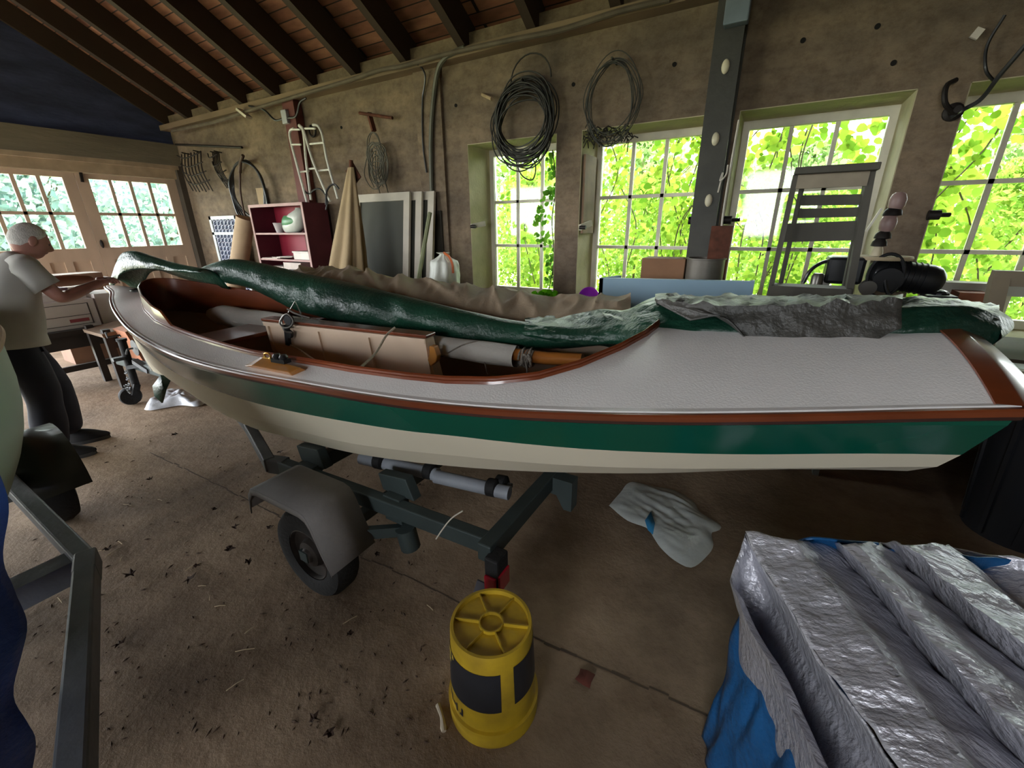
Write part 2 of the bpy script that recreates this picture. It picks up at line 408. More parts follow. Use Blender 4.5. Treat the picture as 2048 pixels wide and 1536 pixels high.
# roof: sheathing boards, rafters, wall plate
def board_material():
    m = bpy.data.materials.new('red_brown_sheathing'); m.use_nodes = True; nt = m.node_tree; N = nt.nodes; Lk = nt.links; b = N['Principled BSDF']
    tc = N.new('ShaderNodeTexCoord'); mp = N.new('ShaderNodeMapping'); mp.inputs['Scale'].default_value = (.35, 1, 1); Lk.new(tc.outputs['UV'], mp.inputs[0])
    br = N.new('ShaderNodeTexBrick'); br.inputs['Scale'].default_value = 1; br.inputs['Mortar Size'].default_value = .006; br.inputs['Brick Width'].default_value = 1.1; br.inputs['Row Height'].default_value = .115
    br.inputs['Color1'].default_value = (*lin('#a3735c'), 1); br.inputs['Color2'].default_value = (*lin('#7c4f3e'), 1); br.inputs['Mortar'].default_value = (*lin('#20120c'), 1)
    Lk.new(mp.outputs[0], br.inputs['Vector'])
    n = N.new('ShaderNodeTexNoise'); n.inputs['Scale'].default_value = 9; n.inputs['Detail'].default_value = 6; Lk.new(mp.outputs[0], n.inputs['Vector'])
    r = N.new('ShaderNodeValToRGB'); r.color_ramp.elements[0].color = (.45, .4, .4, 1); r.color_ramp.elements[0].position = .3; r.color_ramp.elements[1].position = .7
    Lk.new(n.outputs['Fac'], r.inputs[0])
    mx = N.new('ShaderNodeMix'); mx.data_type = 'RGBA'; mx.blend_type = 'MULTIPLY'; mx.inputs[0].default_value = 1
    Lk.new(br.outputs['Color'], mx.inputs[6]); Lk.new(r.outputs[0], mx.inputs[7]); Lk.new(mx.outputs[2], b.inputs['Base Color']); b.inputs['Roughness'].default_value = .7
    return m
me = bpy.data.meshes.new('ceiling'); sl = 4.3/math.cos(math.radians(30))
zt = EV-.3*math.tan(math.radians(30))
me.from_pydata([(-8.95, 4.3, zt), (3.65, 4.3, zt), (3.65, 0, RID), (-8.95, 0, RID), (-8.95, -4.3, zt), (3.65, -4.3, zt)], [], [(0, 1, 2, 3), (3, 2, 5, 4)])
uv = me.uv_layers.new(name='UVMap')
for li, c in enumerate([(0, 0), (12.6, 0), (12.6, sl), (0, sl), (0, sl), (12.6, sl), (12.6, 0), (0, 0)]): uv.data[li].uv = c
me.materials.append(board_material())
ro = bpy.data.objects.new('ceiling', me); C.objects.link(ro); ro['kind'] = 'structure'
q = ro.modifiers.new('t', 'SOLIDIFY'); q.thickness = .06; q.offset = -1
M_raft = mat('dark_rafter', '#3a2c22', rough=.8, var=.3, scale=3, stretch=(1, .3, .3))
for k in range(17):
    x = -8.70+.735*k
    b = MB()
    for sg in (1, -1):
        b.beam((x, sg*4.05, EV-.029-.145), (x, 0, RID-.145), .085, .25)
    struct('rafter', b, M_raft, smooth=False)
M_plate = mat('dusty_plate_wood', '#7d6a55', rough=.85, var=.25, scale=4, stretch=(.3, 1, 1))
b = MB().bb((-8.7, 3.86, 3.03), (3.4, 4.0, 3.10)); struct('trim_5', b, M_plate, smooth=False)
b = MB().bb((-8.7, -.08, RID-.36), (3.4, .08, RID-.1)); struct('trim_6', b, M_raft, smooth=False)
# ground outside
gr = MB().bb((-40, 4.49, -.3), (30, 40, -.02)).bb((-40, -40, -.3), (-8.96, 4.49, -.02)).bb((-8.96, -40, -.3), (30, -4.26, -.02))
struct('ground_outside', gr, mat('summer_grass', '#9b9c74', rough=.9, var=.3, scale=2), smooth=False)
#@@OBJECTS

# ================================================================ THE SAILBOAT
BX, BY, BL = -4.4, 1.386, 4.9416
BA = V((.995247, .097383, 0)); BN = V((.097383, -.995247, 0))
B0 = V((BX, BY, 0))
def bp(u, v, z, a=None): return B0 + BA*(u*BL if a is None else a) + BN*v + V((0, 0, z))
def wpv(px, py, v):
    r = ray(px, py); n = V((BN.x, BN.y, 0)); t = (v + B0.dot(n))/r.dot(n); return O + r*t
WU = [-.035, -.02, .011, .05, .1, .177, .238, .293, .366, .424, .475, .511, .581, .642, .689, .721, .759, .807, .851, .886, .931, .964, 1.0]
WWD = [.02, .05, .09, .185, .285, .409, .488, .549, .62, .668, .706, .732, .768, .793, .803, .799, .785, .752, .709, .664, .6, .549, .498]
ZU = [-.035, 0, .05, .1, .2, .3, .36, .45, .55, .65, .75, .85, 1]
ZZ = [1.13, 1.112, 1.07, 1.03, .97, .942, .938, .952, .984, 1.012, 1.042, 1.079, 1.14]
def hw(u): return spl(u, WU, WWD)
def hz(u): return spl(u, ZU, ZZ)
KG = ([-.03, .1, .2, .35, .65, .85, 1], [.7, .8, .87, .92, .94, .93, .89])
KS = ([-.03, .1, .2, .35, .65, .85, 1], [.5, .68, .75, .79, .83, .83, .81])
KB = ([-.03, .1, .2, .35, .65, .85, 1], [.3, .5, .58, .64, .7, .69, .64])
ZRB = ([0, .3, .5, .65, .75, .85, 1], [.05, .046, .03, .024, .022, .027, .042])
ZGB = ([0, .1, .2, .289, .347, .411, .464, .511, .56, .625, .677, .713, .754, .806, .853, .892, .939, 1], [.88, .845, .803, .772, .773, .781, .792, .809, .829, .859, .883, .902, .914, .927, .943, .955, .974, .99])
ZST = ([0, .1, .2, .321, .417, .526, .599, .7, .746, .803, .854, 1], [.68, .65, .615, .598, .617, .66, .693, .768, .793, .823, .853, .935])
ZBT = ([0, .1, .165, .226, .284, .336, .397, .489, .571, .639, .685, .736, .798, .839, .906, .952, 1], [.56, .57, .55, .503, .474, .464, .466, .517, .557, .608, .646, .686, .735, .768, .825, .85, .868])
ZKL = ([0, .04, .1, .2, .35, .5, .65, .8, .9, 1], [.47, .43, .425, .42, .42, .435, .475, .58, .68, .79])
A0 = [-.035, -.03, -.012, .004, .012, .02]
def hull_pt(line, s, side):
    # line 0 sheer, 1 rail bottom, 2 green bottom, 3 strake, 4 bilge, 5 keel
    zs1 = hz(1.0)
    def at(u):
        if line == 0: return hw(u), hz(u)
        if line == 1: return hw(u)*.995, hz(u)-spl(u, *ZRB)
        if line == 2: return hw(u)*spl(u, *KG), spl(u, *ZGB)
        if line == 3: return hw(u)*spl(u, *KS), spl(u, *ZST)
        if line == 4: return hw(u)*spl(u, *KB), spl(u, *ZBT)
        return .012, spl(u, *ZKL)
    z1 = at(1.0)[1]; a1 = 1 - .35*(zs1-z1)/BL
    u = A0[line]+s*(a1-A0[line])
    w, z = at(u)
    if line > 0: w = max(.012, min(w, .02+1.6*(u-A0[line])+w*min(1, max(0, (u-A0[line])/.12))))
    else: w = w
    return bp(u, side*w, z)
boat = thing('sailboat', (-1.9, 1.6, .42), 'white decked green and cream wooden sailboat resting on the trailer', 'boat')
M_green = mat('green_topside_paint', '#04503f', rough=.22, var=.06, scale=2, coat=.35)
M_cream = mat('cream_bottom_paint', '#e9e1cb', rough=.38, var=.04, scale=2)
M_deck = mat('white_canvas_deck', '#f4f1ee', rough=.42, var=.03, scale=5, bump=.12, bscale=160)
M_mahog = mat('varnished_mahogany', '#74391f', rough=.28, var=.35, scale=5, coat=.6, stretch=(.25, 1.5, 1.5), detail=8)
M_railk = mat('dark_rail_moulding', '#3a2420', rough=.3, var=.2, scale=6, coat=.4)
M_tan = mat('tan_interior_paint', '#e0c6ac', rough=.5, var=.06, scale=3)
NS = 70
def sst(i): # cluster stations at the bow
    t = i/NS; return t**1.5
hullmb = MB()
for side in (1, -1):
    for ln in range(1, 5):
        hullmb.grid(lambda a, b: hull_pt(ln, sst(round(a*NS)), side)*(1-b)+hull_pt(ln+1, sst(round(a*NS)), side)*b, NS, 2, mi=0 if ln == 1 else 1)
    hullmb.grid(lambda a, b: hull_pt(0, sst(round(a*NS)), side)*(1-b)+hull_pt(1, sst(round(a*NS)), side)*b, NS, 1, mi=0)
obj('hull', hullmb, [M_green, M_cream], boat, sharp=7)
# inner skin (ceiling) so that the cockpit is painted inside
inn = MB()
for side in (1, -1):
    prev = None
    def ip(a, b):
        s = .05+.93*a; ls = [0, 2, 3, 4, 5]; k = min(int(b*4), 3); t = b*4-k
        p = hull_pt(ls[k], s, side)*(1-t)+hull_pt(ls[k+1], s, side)*t
        c = B0+BA*(p-B0).dot(BA); c.z = .95
        q = c+(p-c)*.955; q.z = max(q.z, .47); return q - V((0, 0, .03*(1-b)))
    inn.grid(ip, 40, 8)
obj('inner_planking', inn, M_tan, boat, sharp=60)
tr = MB()
ring = [hull_pt(l, 1.0, 1) for l in range(6)]+[hull_pt(l, 1.0, -1) for l in range(5, -1, -1)]
crown_t = [bp(1.0, .498*c, hz(1.0)+.103*(1-c*c)) for c in (-.8, -.6, -.4, -.2, 0, .2, .4, .6, .8)]
cen = bp(.985, 0, .95)
ring = [cen+(p-cen)*.985 for p in ring]
tr.prism(ring+crown_t, BA*-.02); obj('transom', tr, M_mahog, boat, smooth=False)
# mahogany cap along the transom top, with its wide inboard covering board on deck
tc = MB()
def tcap(a, b):
    c = -1+2*a; z = hz(1.0)+.105*(1-c*c)
    prof = [(-.05, .002), (-.05, .007), (-.002, .009), (.004, .008), (.055, -.012), (.075, -.03), (.06, -.05)]
    da, dz = prof[min(6, round(b*6))]
    return bp(1.0, .5*c, z+dz)+BA*da
tc.grid(tcap, 24, 6); obj('transom_cap', tc, M_mahog, boat, sharp=25)

# cockpit outline (half width as function of distance along boat)
CA = [.5, .515, .55, .65, .83, 1.1, 1.37, 1.75, 2.33, 2.62, 3.04, 3.3, 3.48, 3.64, 3.77, 3.88, 3.98, 4.04, 4.065, 4.07]
CW = [0, .05, .1, .17, .25, .335, .39, .455, .56, .6, .65, .668, .67, .65, .6, .5, .35, .2, .07, 0]
def cw(a): return interp(a, CA, CW) if CA[0] < a < CA[-1] else 0.0
def deckz(u, v):
    w = max(hw(u), .02); return hz(u)+.105*min(1, w/.42)*(1-min(1, (v/w)**2))
st = sorted(set([-.035*BL, -.02*BL, -.01*BL, 0]+[.05*i for i in range(1, 100) if .05*i < BL]+CA+[BL]+[.505, .53, .58, .61, 3.82, 3.92, 4.01, 4.055]))
dk = MB(); TN = 8
for side in (1, -1):
    def dpt(i, j):
        a = st[i]; u = a/BL; w = hw(u); c = cw(a); v = c+(w-c)*j/TN
        return bp(0, side*v, deckz(u, v), a=a)
    n0 = len(dk.v)
    dk.add([dpt(i, j) for i in range(len(st)) for j in range(TN+1)], [(i*(TN+1)+j, (i+1)*(TN+1)+j, (i+1)*(TN+1)+j+1, i*(TN+1)+j+1) for i in range(len(st)-1) for j in range(TN)])
obj('deck', dk, M_deck, boat, sharp=50, solid=0)
# rub rail: mahogany strip with a dark moulding under it
def railstrip(prof, mtl, name):
    m = MB()
    for side in (1, -1):
        pts = [(-.035+1.035*(i/80)**1.4) for i in range(81)]
        def rp(a, b):
            i = round(a*80); u = pts[i]; u2 = pts[min(80, i+1)]; u1 = pts[max(0, i-1)]
            t = (bp(u2, side*hw(u2), 0)-bp(u1, side*hw(u1), 0)).normalized(); nrm = V((t.y, -t.x, 0))*(1 if side > 0 else -1)
            o, dz = prof[min(len(prof)-1, round(b*(len(prof)-1)))]
            return bp(u, side*hw(u), hz(u)+dz)+nrm*o
        m.grid(rp, 80, len(prof)-1)
    obj(name, m, mtl, boat, sharp=30)
railstrip([(-.004, .005), (.008, .005), (.012, 0), (.011, -.014), (.0, -.016)], M_mahog, 'rub_rail')
railstrip([(.0, -.014), (.008, -.015), (.007, -.024), (.001, -.028), (-.003, -.028)], M_railk, 'rail_moulding')
railstrip([(-.034, .005), (-.030, .008), (-.008, .008), (-.004, .004)], M_deck, 'deck_edge_trim')
# coaming
cm = MB(); cs = MB()
def outl(n):
    pts = [(CA[i], CW[i]) for i in range(len(CA))]
    L = [0]
    for a, b in zip(pts, pts[1:]): L.append(L[-1]+math.hypot(a[0]-b[0], a[1]-b[1]))
    return [(interp(L[-1]*i/n, L, CA), interp(L[-1]*i/n, L, CW)) for i in range(n+1)]
OUT = outl(120)
def coam_h(a): return interp(a, [.5, 1.12, 1.24, 1.36, 2.2, 4.1], [.115, .095, .088, .024, .018, .018])
for side in (1, -1):
    def cpt(i, j):
        a, c = OUT[i]; a2, c2 = OUT[min(120, i+1)]; a1, c1 = OUT[max(0, i-1)]
        t = V((a2-a1, c2-c1)).normalized(); nn = V((-t.y, t.x)) # outward
        h = coam_h(a); o, zz = [(.0, -.13), (.0, h), (.006, h+.003), (.013, h-.002), (.013, -.01)][j]
        aa, cc = a+nn.x*o, max(0, c+nn.y*o)
        return bp(0, side*cc, deckz(a/BL, c)+zz, a=aa)
    cm.add([cpt(i, j) for i in range(121) for j in range(5)], [(i*5+j, (i+1)*5+j, (i+1)*5+j+1, i*5+j+1) for i in range(120) for j in range(4)])
    def qpt(i, j):
        a, c = OUT[i]; a2, c2 = OUT[min(120, i+1)]; a1, c1 = OUT[max(0, i-1)]
        t = V((a2-a1, c2-c1)).normalized(); nn = V((-t.y, t.x))
        o, zz = [(.012, .012), (.018, .011), (.020, .002)][j]
        return bp(0, side*max(0, c+nn.y*o), deckz(a/BL, c+nn.y*o)+zz, a=a+nn.x*o)
    cs.add([qpt(i, j) for i in range(121) for j in range(3)], [(i*3+j, (i+1)*3+j, (i+1)*3+j+1, i*3+j+1) for i in range(120) for j in range(2)])
obj('coaming', cm, M_mahog, boat, sharp=40)
obj('coaming_moulding', cs, M_mahog, boat, sharp=40)
# stem band and bow eye
sb = MB().tube([hull_pt(l, 0, 1)*.5+hull_pt(l, 0, -1)*.5-BA*.006 for l in range(6)], .02, 8); obj('stem_band', sb, mat('galvanised', '#8a8a8a', rough=.4, metal=.7), boat)
e0 = bp(-.037, 0, 1.0); be = MB().tube([e0+V((-.03*math.sin(t), 0, .025*math.cos(t))) for t in [k*PI*2/12 for k in range(12)]], .006, 6, close=True); obj('bow_eye', be, mat('galvanised', '#8a8a8a'), boat)
# mast ring on the foredeck
mc = bp(.052, 0, deckz(.052, 0)); mr = MB().lathe([(.055, 0), (.055, .012), (.042, .014), (.042, .004)], mc, 24); obj('mast_ring', mr, mat('dark_bronze', '#1d1c19', rough=.5, metal=.4), boat)
# centreboard trunk, thwart, floorboards
p0, p1 = wpv(530, 639, .03), wpv(852, 673, .03)
a0, a1 = (p0-B0).dot(BA), (p1-B0).dot(BA); zt0, zt1 = p0.z, p1.z
def zt(a): return zt0+(zt1-zt0)*(a-a0)/(a1-a0)
tk = MB()
tk.prism([bp(0, .035, zt(a0)-.01, a=a0), bp(0, .035, zt(a1)-.01, a=a1), bp(0, .035, .5, a=a1+.10), bp(0, .035, .5, a=a0+.06)], BN*-.07)
trunk = obj('centreboard_trunk', tk, M_tan, boat, smooth=False)
bt_ = MB()
for f in (0, .36, .68, 1):
    aa = a0+.012+(a1-a0-.03)*f; bt_.prism([bp(0, .035, zt(aa)-.01, a=aa), bp(0, .035, zt(aa)-.01, a=aa+.022), bp(0, .035, .5, a=aa+.022+.05), bp(0, .035, .5, a=aa+.05)], BN*.012)
bt_.prism([bp(0, .035, zt(a0)-.035, a=a0), bp(0, .035, zt(a1)-.035, a=a1), bp(0, .035, zt(a1)-.01, a=a1), bp(0, .035, zt(a0)-.01, a=a0)], BN*.014)
obj('batten', bt_, M_tan, trunk, smooth=False)
cp = MB(); cp.prism([bp(0, .045, zt(a0)-.008, a=a0-.02), bp(0, .045, zt(a1)-.008, a=a1+.01), bp(0, .045, zt(a1)+.010, a=a1+.01), bp(0, .045, zt(a0)+.010, a=a0-.02)], BN*-.09); obj('trunk_cap', cp, M_mahog, trunk, smooth=False, bevel=.005)
c1 = wpv(862, 692, .05); kn = MB().prism([wpv(858, 692, .05), wpv(868, 694, .05), wpv(874, 712, .05), wpv(872, 724, .05), wpv(861, 733, .05), wpv(855, 720, .05), wpv(858, 708, .05)], BN*-.04)
obj('wooden_knee', kn, mat('golden_oak', '#b87a34', rough=.35, coat=.4, var=.2, scale=9), trunk, smooth=False, bevel=.004)
th = MB(); th.prism([bp(0, .6, .93, a=1.28), bp(0, .6, .93, a=1.52), bp(0, -.5, .93, a=1.62), bp(0, -.5, .93, a=1.38)], V((0, 0, .022))); 
q0, q1 = wpv(447, 687, .42), wpv(548, 668, .0)
th = MB(); zz = .90
th.prism([bp(0, .50, .905, a=1.33), bp(0, .52, .905, a=1.66), bp(0, -.5, .905, a=1.70), bp(0, -.48, .905, a=1.36)], V((0, 0, .025))); obj('thwart', th, M_mahog, boat, smooth=False, bevel=.004)
fb = MB(); fz = [(1.0, .12, .575), (2.4, .36, .575), (3.3, .40, .66), (3.95, .36, .76)]
fb.add([bp(0, s_*w_, z_, a=a_) for s_ in (1, -1) for a_, w_, z_ in fz], [(0, 1, 5, 4), (1, 2, 6, 5), (2, 3, 7, 6)]); obj('floorboards', fb, mat('grey_floorboards', '#4a4038', rough=.7, var=.3), boat, smooth=False)
# wooden cleat pad with cam cleat and fairlead on the side deck
def ondeck(px, py, up=0):
    r = ray(px, py); best = None
    for i in range(1500):
        p = O+r*(.8+i*.003); a = (p-B0).dot(BA); v = (p-B0).dot(BN)
        if 0 <= a <= BL:
            e = abs(p.z-deckz(a/BL, v)-up)
            if best is None or e < best[0]: best = (e, p)
    return best[1]
M_oak = mat('golden_oak', '#b87a34')
P = [ondeck(487, 732), ondeck(585, 752), ondeck(613, 740), ondeck(522, 714)]
T_ = [ondeck(503, 731, .025), ondeck(578, 745, .025), ondeck(600, 735, .025), ondeck(528, 714, .025)]
pd = MB().add(P+T_, [(3, 2, 1, 0), (4, 5, 6, 7), (0, 1, 5, 4), (1, 2, 6, 5), (2, 3, 7, 6), (3, 0, 4, 7)]); pad = obj('cleat_pad', pd, M_oak, boat, smooth=False, bevel=.004)
cc = ondeck(562, 722, .03); clt = MB()
clt.beam(cc+BA*-.04+V((0, 0, .003)), cc+BA*.04+V((0, 0, .003)), .035, .016)
for s2 in (-1, 1): clt.lathe([(.016, 0), (.018, .012), (.012, .022)], cc+BA*(.02*s2)+V((0, 0, .008)), 12)
obj('cam_cleat', clt, mat('black_plastic', '#141416', rough=.4), pad)
ew = ondeck(536, 717, .03); ey = MB().tube([ew+BA*(.02*math.cos(t))+V((0, 0, .012+.012*math.sin(t))) for t in [k*PI*2/14 for k in range(14)]], .004, 6, close=True).tube([ew-BA*.03, ew+BA*.03], .005, 6); obj('fairlead', ey, mat('brass', '#b58a3a', rough=.3, metal=.9), pad)

# things lying in the cockpit
sail = thing('furled_sail', wpv(700, 690, -.2), 'white sail furled around a varnished spar lying in the cockpit', 'sail')
s0, s1, s2 = wpv(432, 628, -.14), wpv(1033, 727, -.14), wpv(1165, 716, -.14)
s0.z = .955; s1.z = .905; s2.z = .935
sm = MB(); ax_ = (s1-s0); 
def sp(a, b):
    p = s0+ax_*b; th = 2*PI*a; r = (.070-.012*b)*(1+.16*nz((th*.0+math.cos(th)*1.3, math.sin(th)*1.3, b*9), 1))
    if b < .03: r *= .6+13*b
    return p+BN*(r*math.cos(th))+V((0, 0, r*math.sin(th)))
sm.grid(sp, 20, 50); obj('sailcloth', sm, mat('white_sailcloth', '#cfccc4', rough=.75, var=.06, bump=.3, bscale=25), sail)
sr = MB().tube([s0+ax_*.55, s1+(s2-s1)*.5, s2], [.03, .033, .03], 16); obj('spar', sr, mat('varnished_spruce', '#a8682e', rough=.28, coat=.5, var=.2, scale=5, stretch=(.3, 2, 2)), sail)
la = MB(); 
M_rope = mat('grey_rope', '#8d867c', rough=.85, var=.3, scale=60, bump=.5, bscale=150)
def helix(c0, c1, r, turns, n): 
    out = []
    for i in range(n+1):
        t = i/n; th = 2*PI*turns*t; out.append(c0+(c1-c0)*t+BN*(r*math.cos(th))+V((0, 0, r*math.sin(th))))
    return out
la.tube(helix(s0+ax_*.62, s0+ax_*.99, .058, 1.6, 50), .0045, 6)
la.tube(helix(s1+(s2-s1)*.08, s1+(s2-s1)*.28, .042, 4.2, 70), .006, 6)
la.tube(helix(s1+(s2-s1)*.27, s1+(s2-s1)*.12, .05, 1.3, 40), .006, 6)
k0 = s1+(s2-s1)*.2+BN*.045
la.tube([k0+V((.03*math.cos(t*1.0), .0, .03*math.sin(t*1.7)))+BN*(.006*math.sin(3*t)) for t in [k*.3 for k in range(24)]], .006, 6)
la.tube([k0, k0+V((.01, 0, -.05)), k0+V((.012, -.01, -.12))], .005, 6); la.tube([s0+ax_*.93+BN*.05, s0+ax_*.94+BN*.05+V((0, 0, -.1))], .0035, 6)
obj('lashing', la, M_rope, sail)
# folded sail bag further forward
bgm = MB(); 
def sbg(a, b):
    p0_, p1_ = wpv(420, 618, -.22), wpv(560, 668, -.16); p0_.z = .93; p1_.z = .93
    p = p0_+(p1_-p0_)*b; th = 2*PI*a; r = .085*(math.sin(PI*min(1, max(0, .04+b*.92)))**.4)*(1+.2*nz((math.cos(th), math.sin(th), b*5), 1.4))
    return p+BN*(r*math.cos(th)*1.2)+V((0, 0, r*.9*math.sin(th)))
bgm.grid(sbg, 20, 24); tag(obj('sail_bag', bgm, mat('white_sailcloth', '#cfccc4')), 'white rolled sail bundle lying behind the thwart in the cockpit', 'sail bundle')
# mainsheet: block and rope over the trunk
ms = thing('mainsheet_tackle', wpv(575, 640, .05), 'black pulley block and tangled rope hanging over the trunk cap', 'pulley')
b0 = wpv(578, 640, .07); bk = MB()
bk.lathe([(.03, -.012), (.034, -.008), (.034, .008), (.03, .012)], b0+V((0, 0, -.0)), 18, BN); bk.lathe([(.024, -.01), (.027, -.006), (.027, .006), (.024, .01)], wpv(579, 668, .07), 16, BN)
bk.beam(wpv(573, 650, .07), wpv(577, 690, .07), .02, .03)
obj('block', bk, mat('black_plastic', '#141416'), ms)
sh = MB(); 
sh.tube([wpv(577, 625, .07), wpv(590, 603, .06), wpv(601, 625, .05), wpv(604, 640, .06)], .004, 6)
sh.tube([wpv(575, 618, .08), wpv(588, 626, .09), wpv(605, 632, .08), wpv(620, 636, .07)], .006, 6)
sh.tube(poly_pts([wpv(566, 632, .08), wpv(560, 645, .09), wpv(568, 655, .1), wpv(582, 652, .09), wpv(586, 640, .08), wpv(574, 628, .08), wpv(563, 640, .085), wpv(570, 662, .09), wpv(583, 665, .085)], 40), .006, 6)
obj('shackle_loop', sh, mat('dull_steel', '#77746e', rough=.35, metal=.8), ms)
rp_ = MB(); rp_.tube(poly_pts([wpv(581, 690, .08), wpv(600, 700, .12), wpv(622, 715, .25), wpv(640, 727, .4)], 24), .0055, 7); obj('sheet_tail', rp_, mat('cream_rope', '#b8aa95', rough=.85, bump=.6, bscale=140, var=.2, scale=80), ms)
r2 = MB(); r2.tube(poly_pts([wpv(790, 655, .07), wpv(775, 668, .12), wpv(752, 705, .3), wpv(722, 734, .5), wpv(715, 738, .52)], 30), .006, 7)
tag(obj('rope', r2, mat('cream_rope', '#b8aa95')), 'cream twisted rope draped over the trunk cap down to the coaming', 'rope')

# ---------------------------------------------------------------- green tarp folded along the far side of the boat
tarp = thing('green_tarp', bp(.55, -.4, 1.05), 'dark green plastic tarp bundled along the far side of the sailboat', 'tarp')
def tarp_material(name, col, col2, rough=.36):
    m = mat(name, col, rough=rough, var=.2, scale=2.2, bump=.35, bscale=55, spec=.45, col2=col2); return m
M_tarp = tarp_material('green_tarpaulin', '#18402f', '#122b22')
M_tarpb = tarp_material('brown_tarp_back', '#4c4843', '#2b2d2a', rough=.42)
TOP = [(392, 540), (430, 525), (465, 518), (520, 527), (600, 546), (700, 567), (800, 591), (900, 615), (1000, 637), (1080, 648), (1160, 654), (1240, 648), (1320, 640)]
BOT = [(395, 546), (425, 560), (460, 566), (520, 580), (600, 618), (700, 645), (780, 660), (860, 668), (950, 690), (1050, 697), (1150, 694), (1240, 688), (1320, 684)]
tpts = [wpv(*p, -.3-.02*i/12) for i, p in enumerate(TOP)]; bpts = [wpv(*p, -.3-.02*i/12) for i, p in enumerate(BOT)]
NT = 110
tl = poly_pts(tpts, NT); blw = poly_pts(bpts, NT)
rm = MB()
def roll(a, b):
    i = round(a*NT); t, l = tl[i], blw[i]; c = (t+l)*.5; hh = max(.012, (t-l).length*.5)
    th = PI*(1.32-1.75*b)  # from back, over the top, to the lower front
    th = PI*.5+PI*(.95*(1-2*b))
    dep = min(.16, hh*1.05)
    f = 1+.10*nz((a*30, b*5, 1))+.07*nz((a*55+9, b*9, 4))+(.10*max(0, nz((a*16+b*2.2, b*1.2, 7))))
    env = min(1, a*14, (1-a)*12+.25)
    x = -math.cos(th)*-1
    off = V((0, 0, hh*math.sin(th)))*1.0 + BN*(dep*math.cos(th))*f
    lip = 0
    return c+off + BN*(.02*nz((a*70, b*12, 2))*env)
def roll2(a, b):
    i = round(a*NT); t, l = tl[i], blw[i]; c = (t+l)*.5; hh = max(.010, (t-l).length*.5)
    th = -PI*.5+PI*1.55*b
    dep = min(.17, hh*1.1)
    f = 1+.13*nz((a*26, b*4, 1))+.09*nz((a*60+9, b*8, 4))
    cr = .5*max(0, nz((a*22+b*3.0, b*1.0, 7))-.15)
    x = math.cos(th); zz = math.sin(th)
    return c+BN*(dep*x*(f-cr))+V((0, 0, hh*zz*(1+.03*(f-1))))
rm.grid(roll2, NT, 26); obj('tarp_roll', rm, M_tarp, tarp, sharp=60)
# aft pile on the deck
FB = [(1050, 672), (1150, 688), (1240, 687), (1280, 683), (1400, 681), (1510, 684), (1600, 686), (1700, 690), (1760, 682), (1850, 682), (1930, 686), (1985, 690)]
FT = [(1050, 650), (1150, 655), (1240, 650), (1290, 646), (1400, 640), (1510, 632), (1600, 628), (1700, 624), (1790, 616), (1880, 612), (1950, 615), (1998, 632)]
BK = [(1050, 640), (1150, 628), (1200, 618), (1250, 620), (1310, 594), (1345, 600), (1450, 600), (1600, 601), (1700, 600), (1800, 600), (1900, 606), (1985, 617)]
NF = 80
vf = [.02]*10+[.0]
VB = [-.22, -.14, -.02, .08, .13, .14, .14, .14, .13, .12, .10, .08]
lo_ = poly_pts([wpv(*p, v) for p, v in zip(FB, VB)], NF); ft_ = poly_pts([wpv(*p, v-.05) for p, v in zip(FT, VB)], NF); bk_ = poly_pts([wpv(*p, v-.45) for p, v in zip(BK, VB)], NF)
pm = MB()
def pile(a, b):
    i = round(a*NF); l, f, k = lo_[i], ft_[i], bk_[i]
    if b < .4:
        t = b/.4; p = l+(f-l)*t + BN*(.03*math.sin(PI*t)+.010*nz((a*26, b*9, 3)))
    elif b < .85:
        t = (b-.4)/.45; p = f+(k-f)*t + V((0, 0, .018*math.sin(PI*t)+.028*nz((a*22+b*4, b*7, 5))*math.sin(PI*t)+.012*nz((a*60, b*20, 1))*math.sin(PI*t)))
    else:
        t = (b-.85)/.15; p = k+BN*(-.06*t)+V((0, 0, -.22*t))
    return p
pm.grid(pile, NF, 40); fold = obj('tarp_fold', pm, M_tarp, tarp, sharp=60)
# end cap of the pile over the transom
ec = MB()
e_l, e_f, e_k = lo_[NF], ft_[NF], bk_[NF]
def ecap(a, b):
    ring_ = [e_l, e_l+BN*.03+V((0, 0, .03)), e_f, (e_f+e_k)*.5+V((0, 0, .01)), e_k, e_k-V((0, 0, .1)), e_l+(e_k-e_l)*.6-V((0, 0, .02)), e_l+BN*-.05]
    x = a*8; i = int(x) % 8; t = x-int(x); p = ring_[i]*(1-t)+ring_[(i+1) % 8]*t
    c = (e_l+e_f+e_k)/3; q = p+(c-p)*b; return q+BA*(.045*math.sin(b*PI/2))
ec.grid(ecap, 24, 6); obj('tarp_end', ec, M_tarp, tarp, sharp=70)
gk = wpv(1984, 641, .05); gm = MB().tube([gk+BN*.0+V((.012*math.cos(t), 0, .008*math.sin(t))) for t in [k*PI/6 for k in range(12)]], .003, 6, close=True); obj('grommet', gm, mat('dull_steel', '#77746e'), tarp)
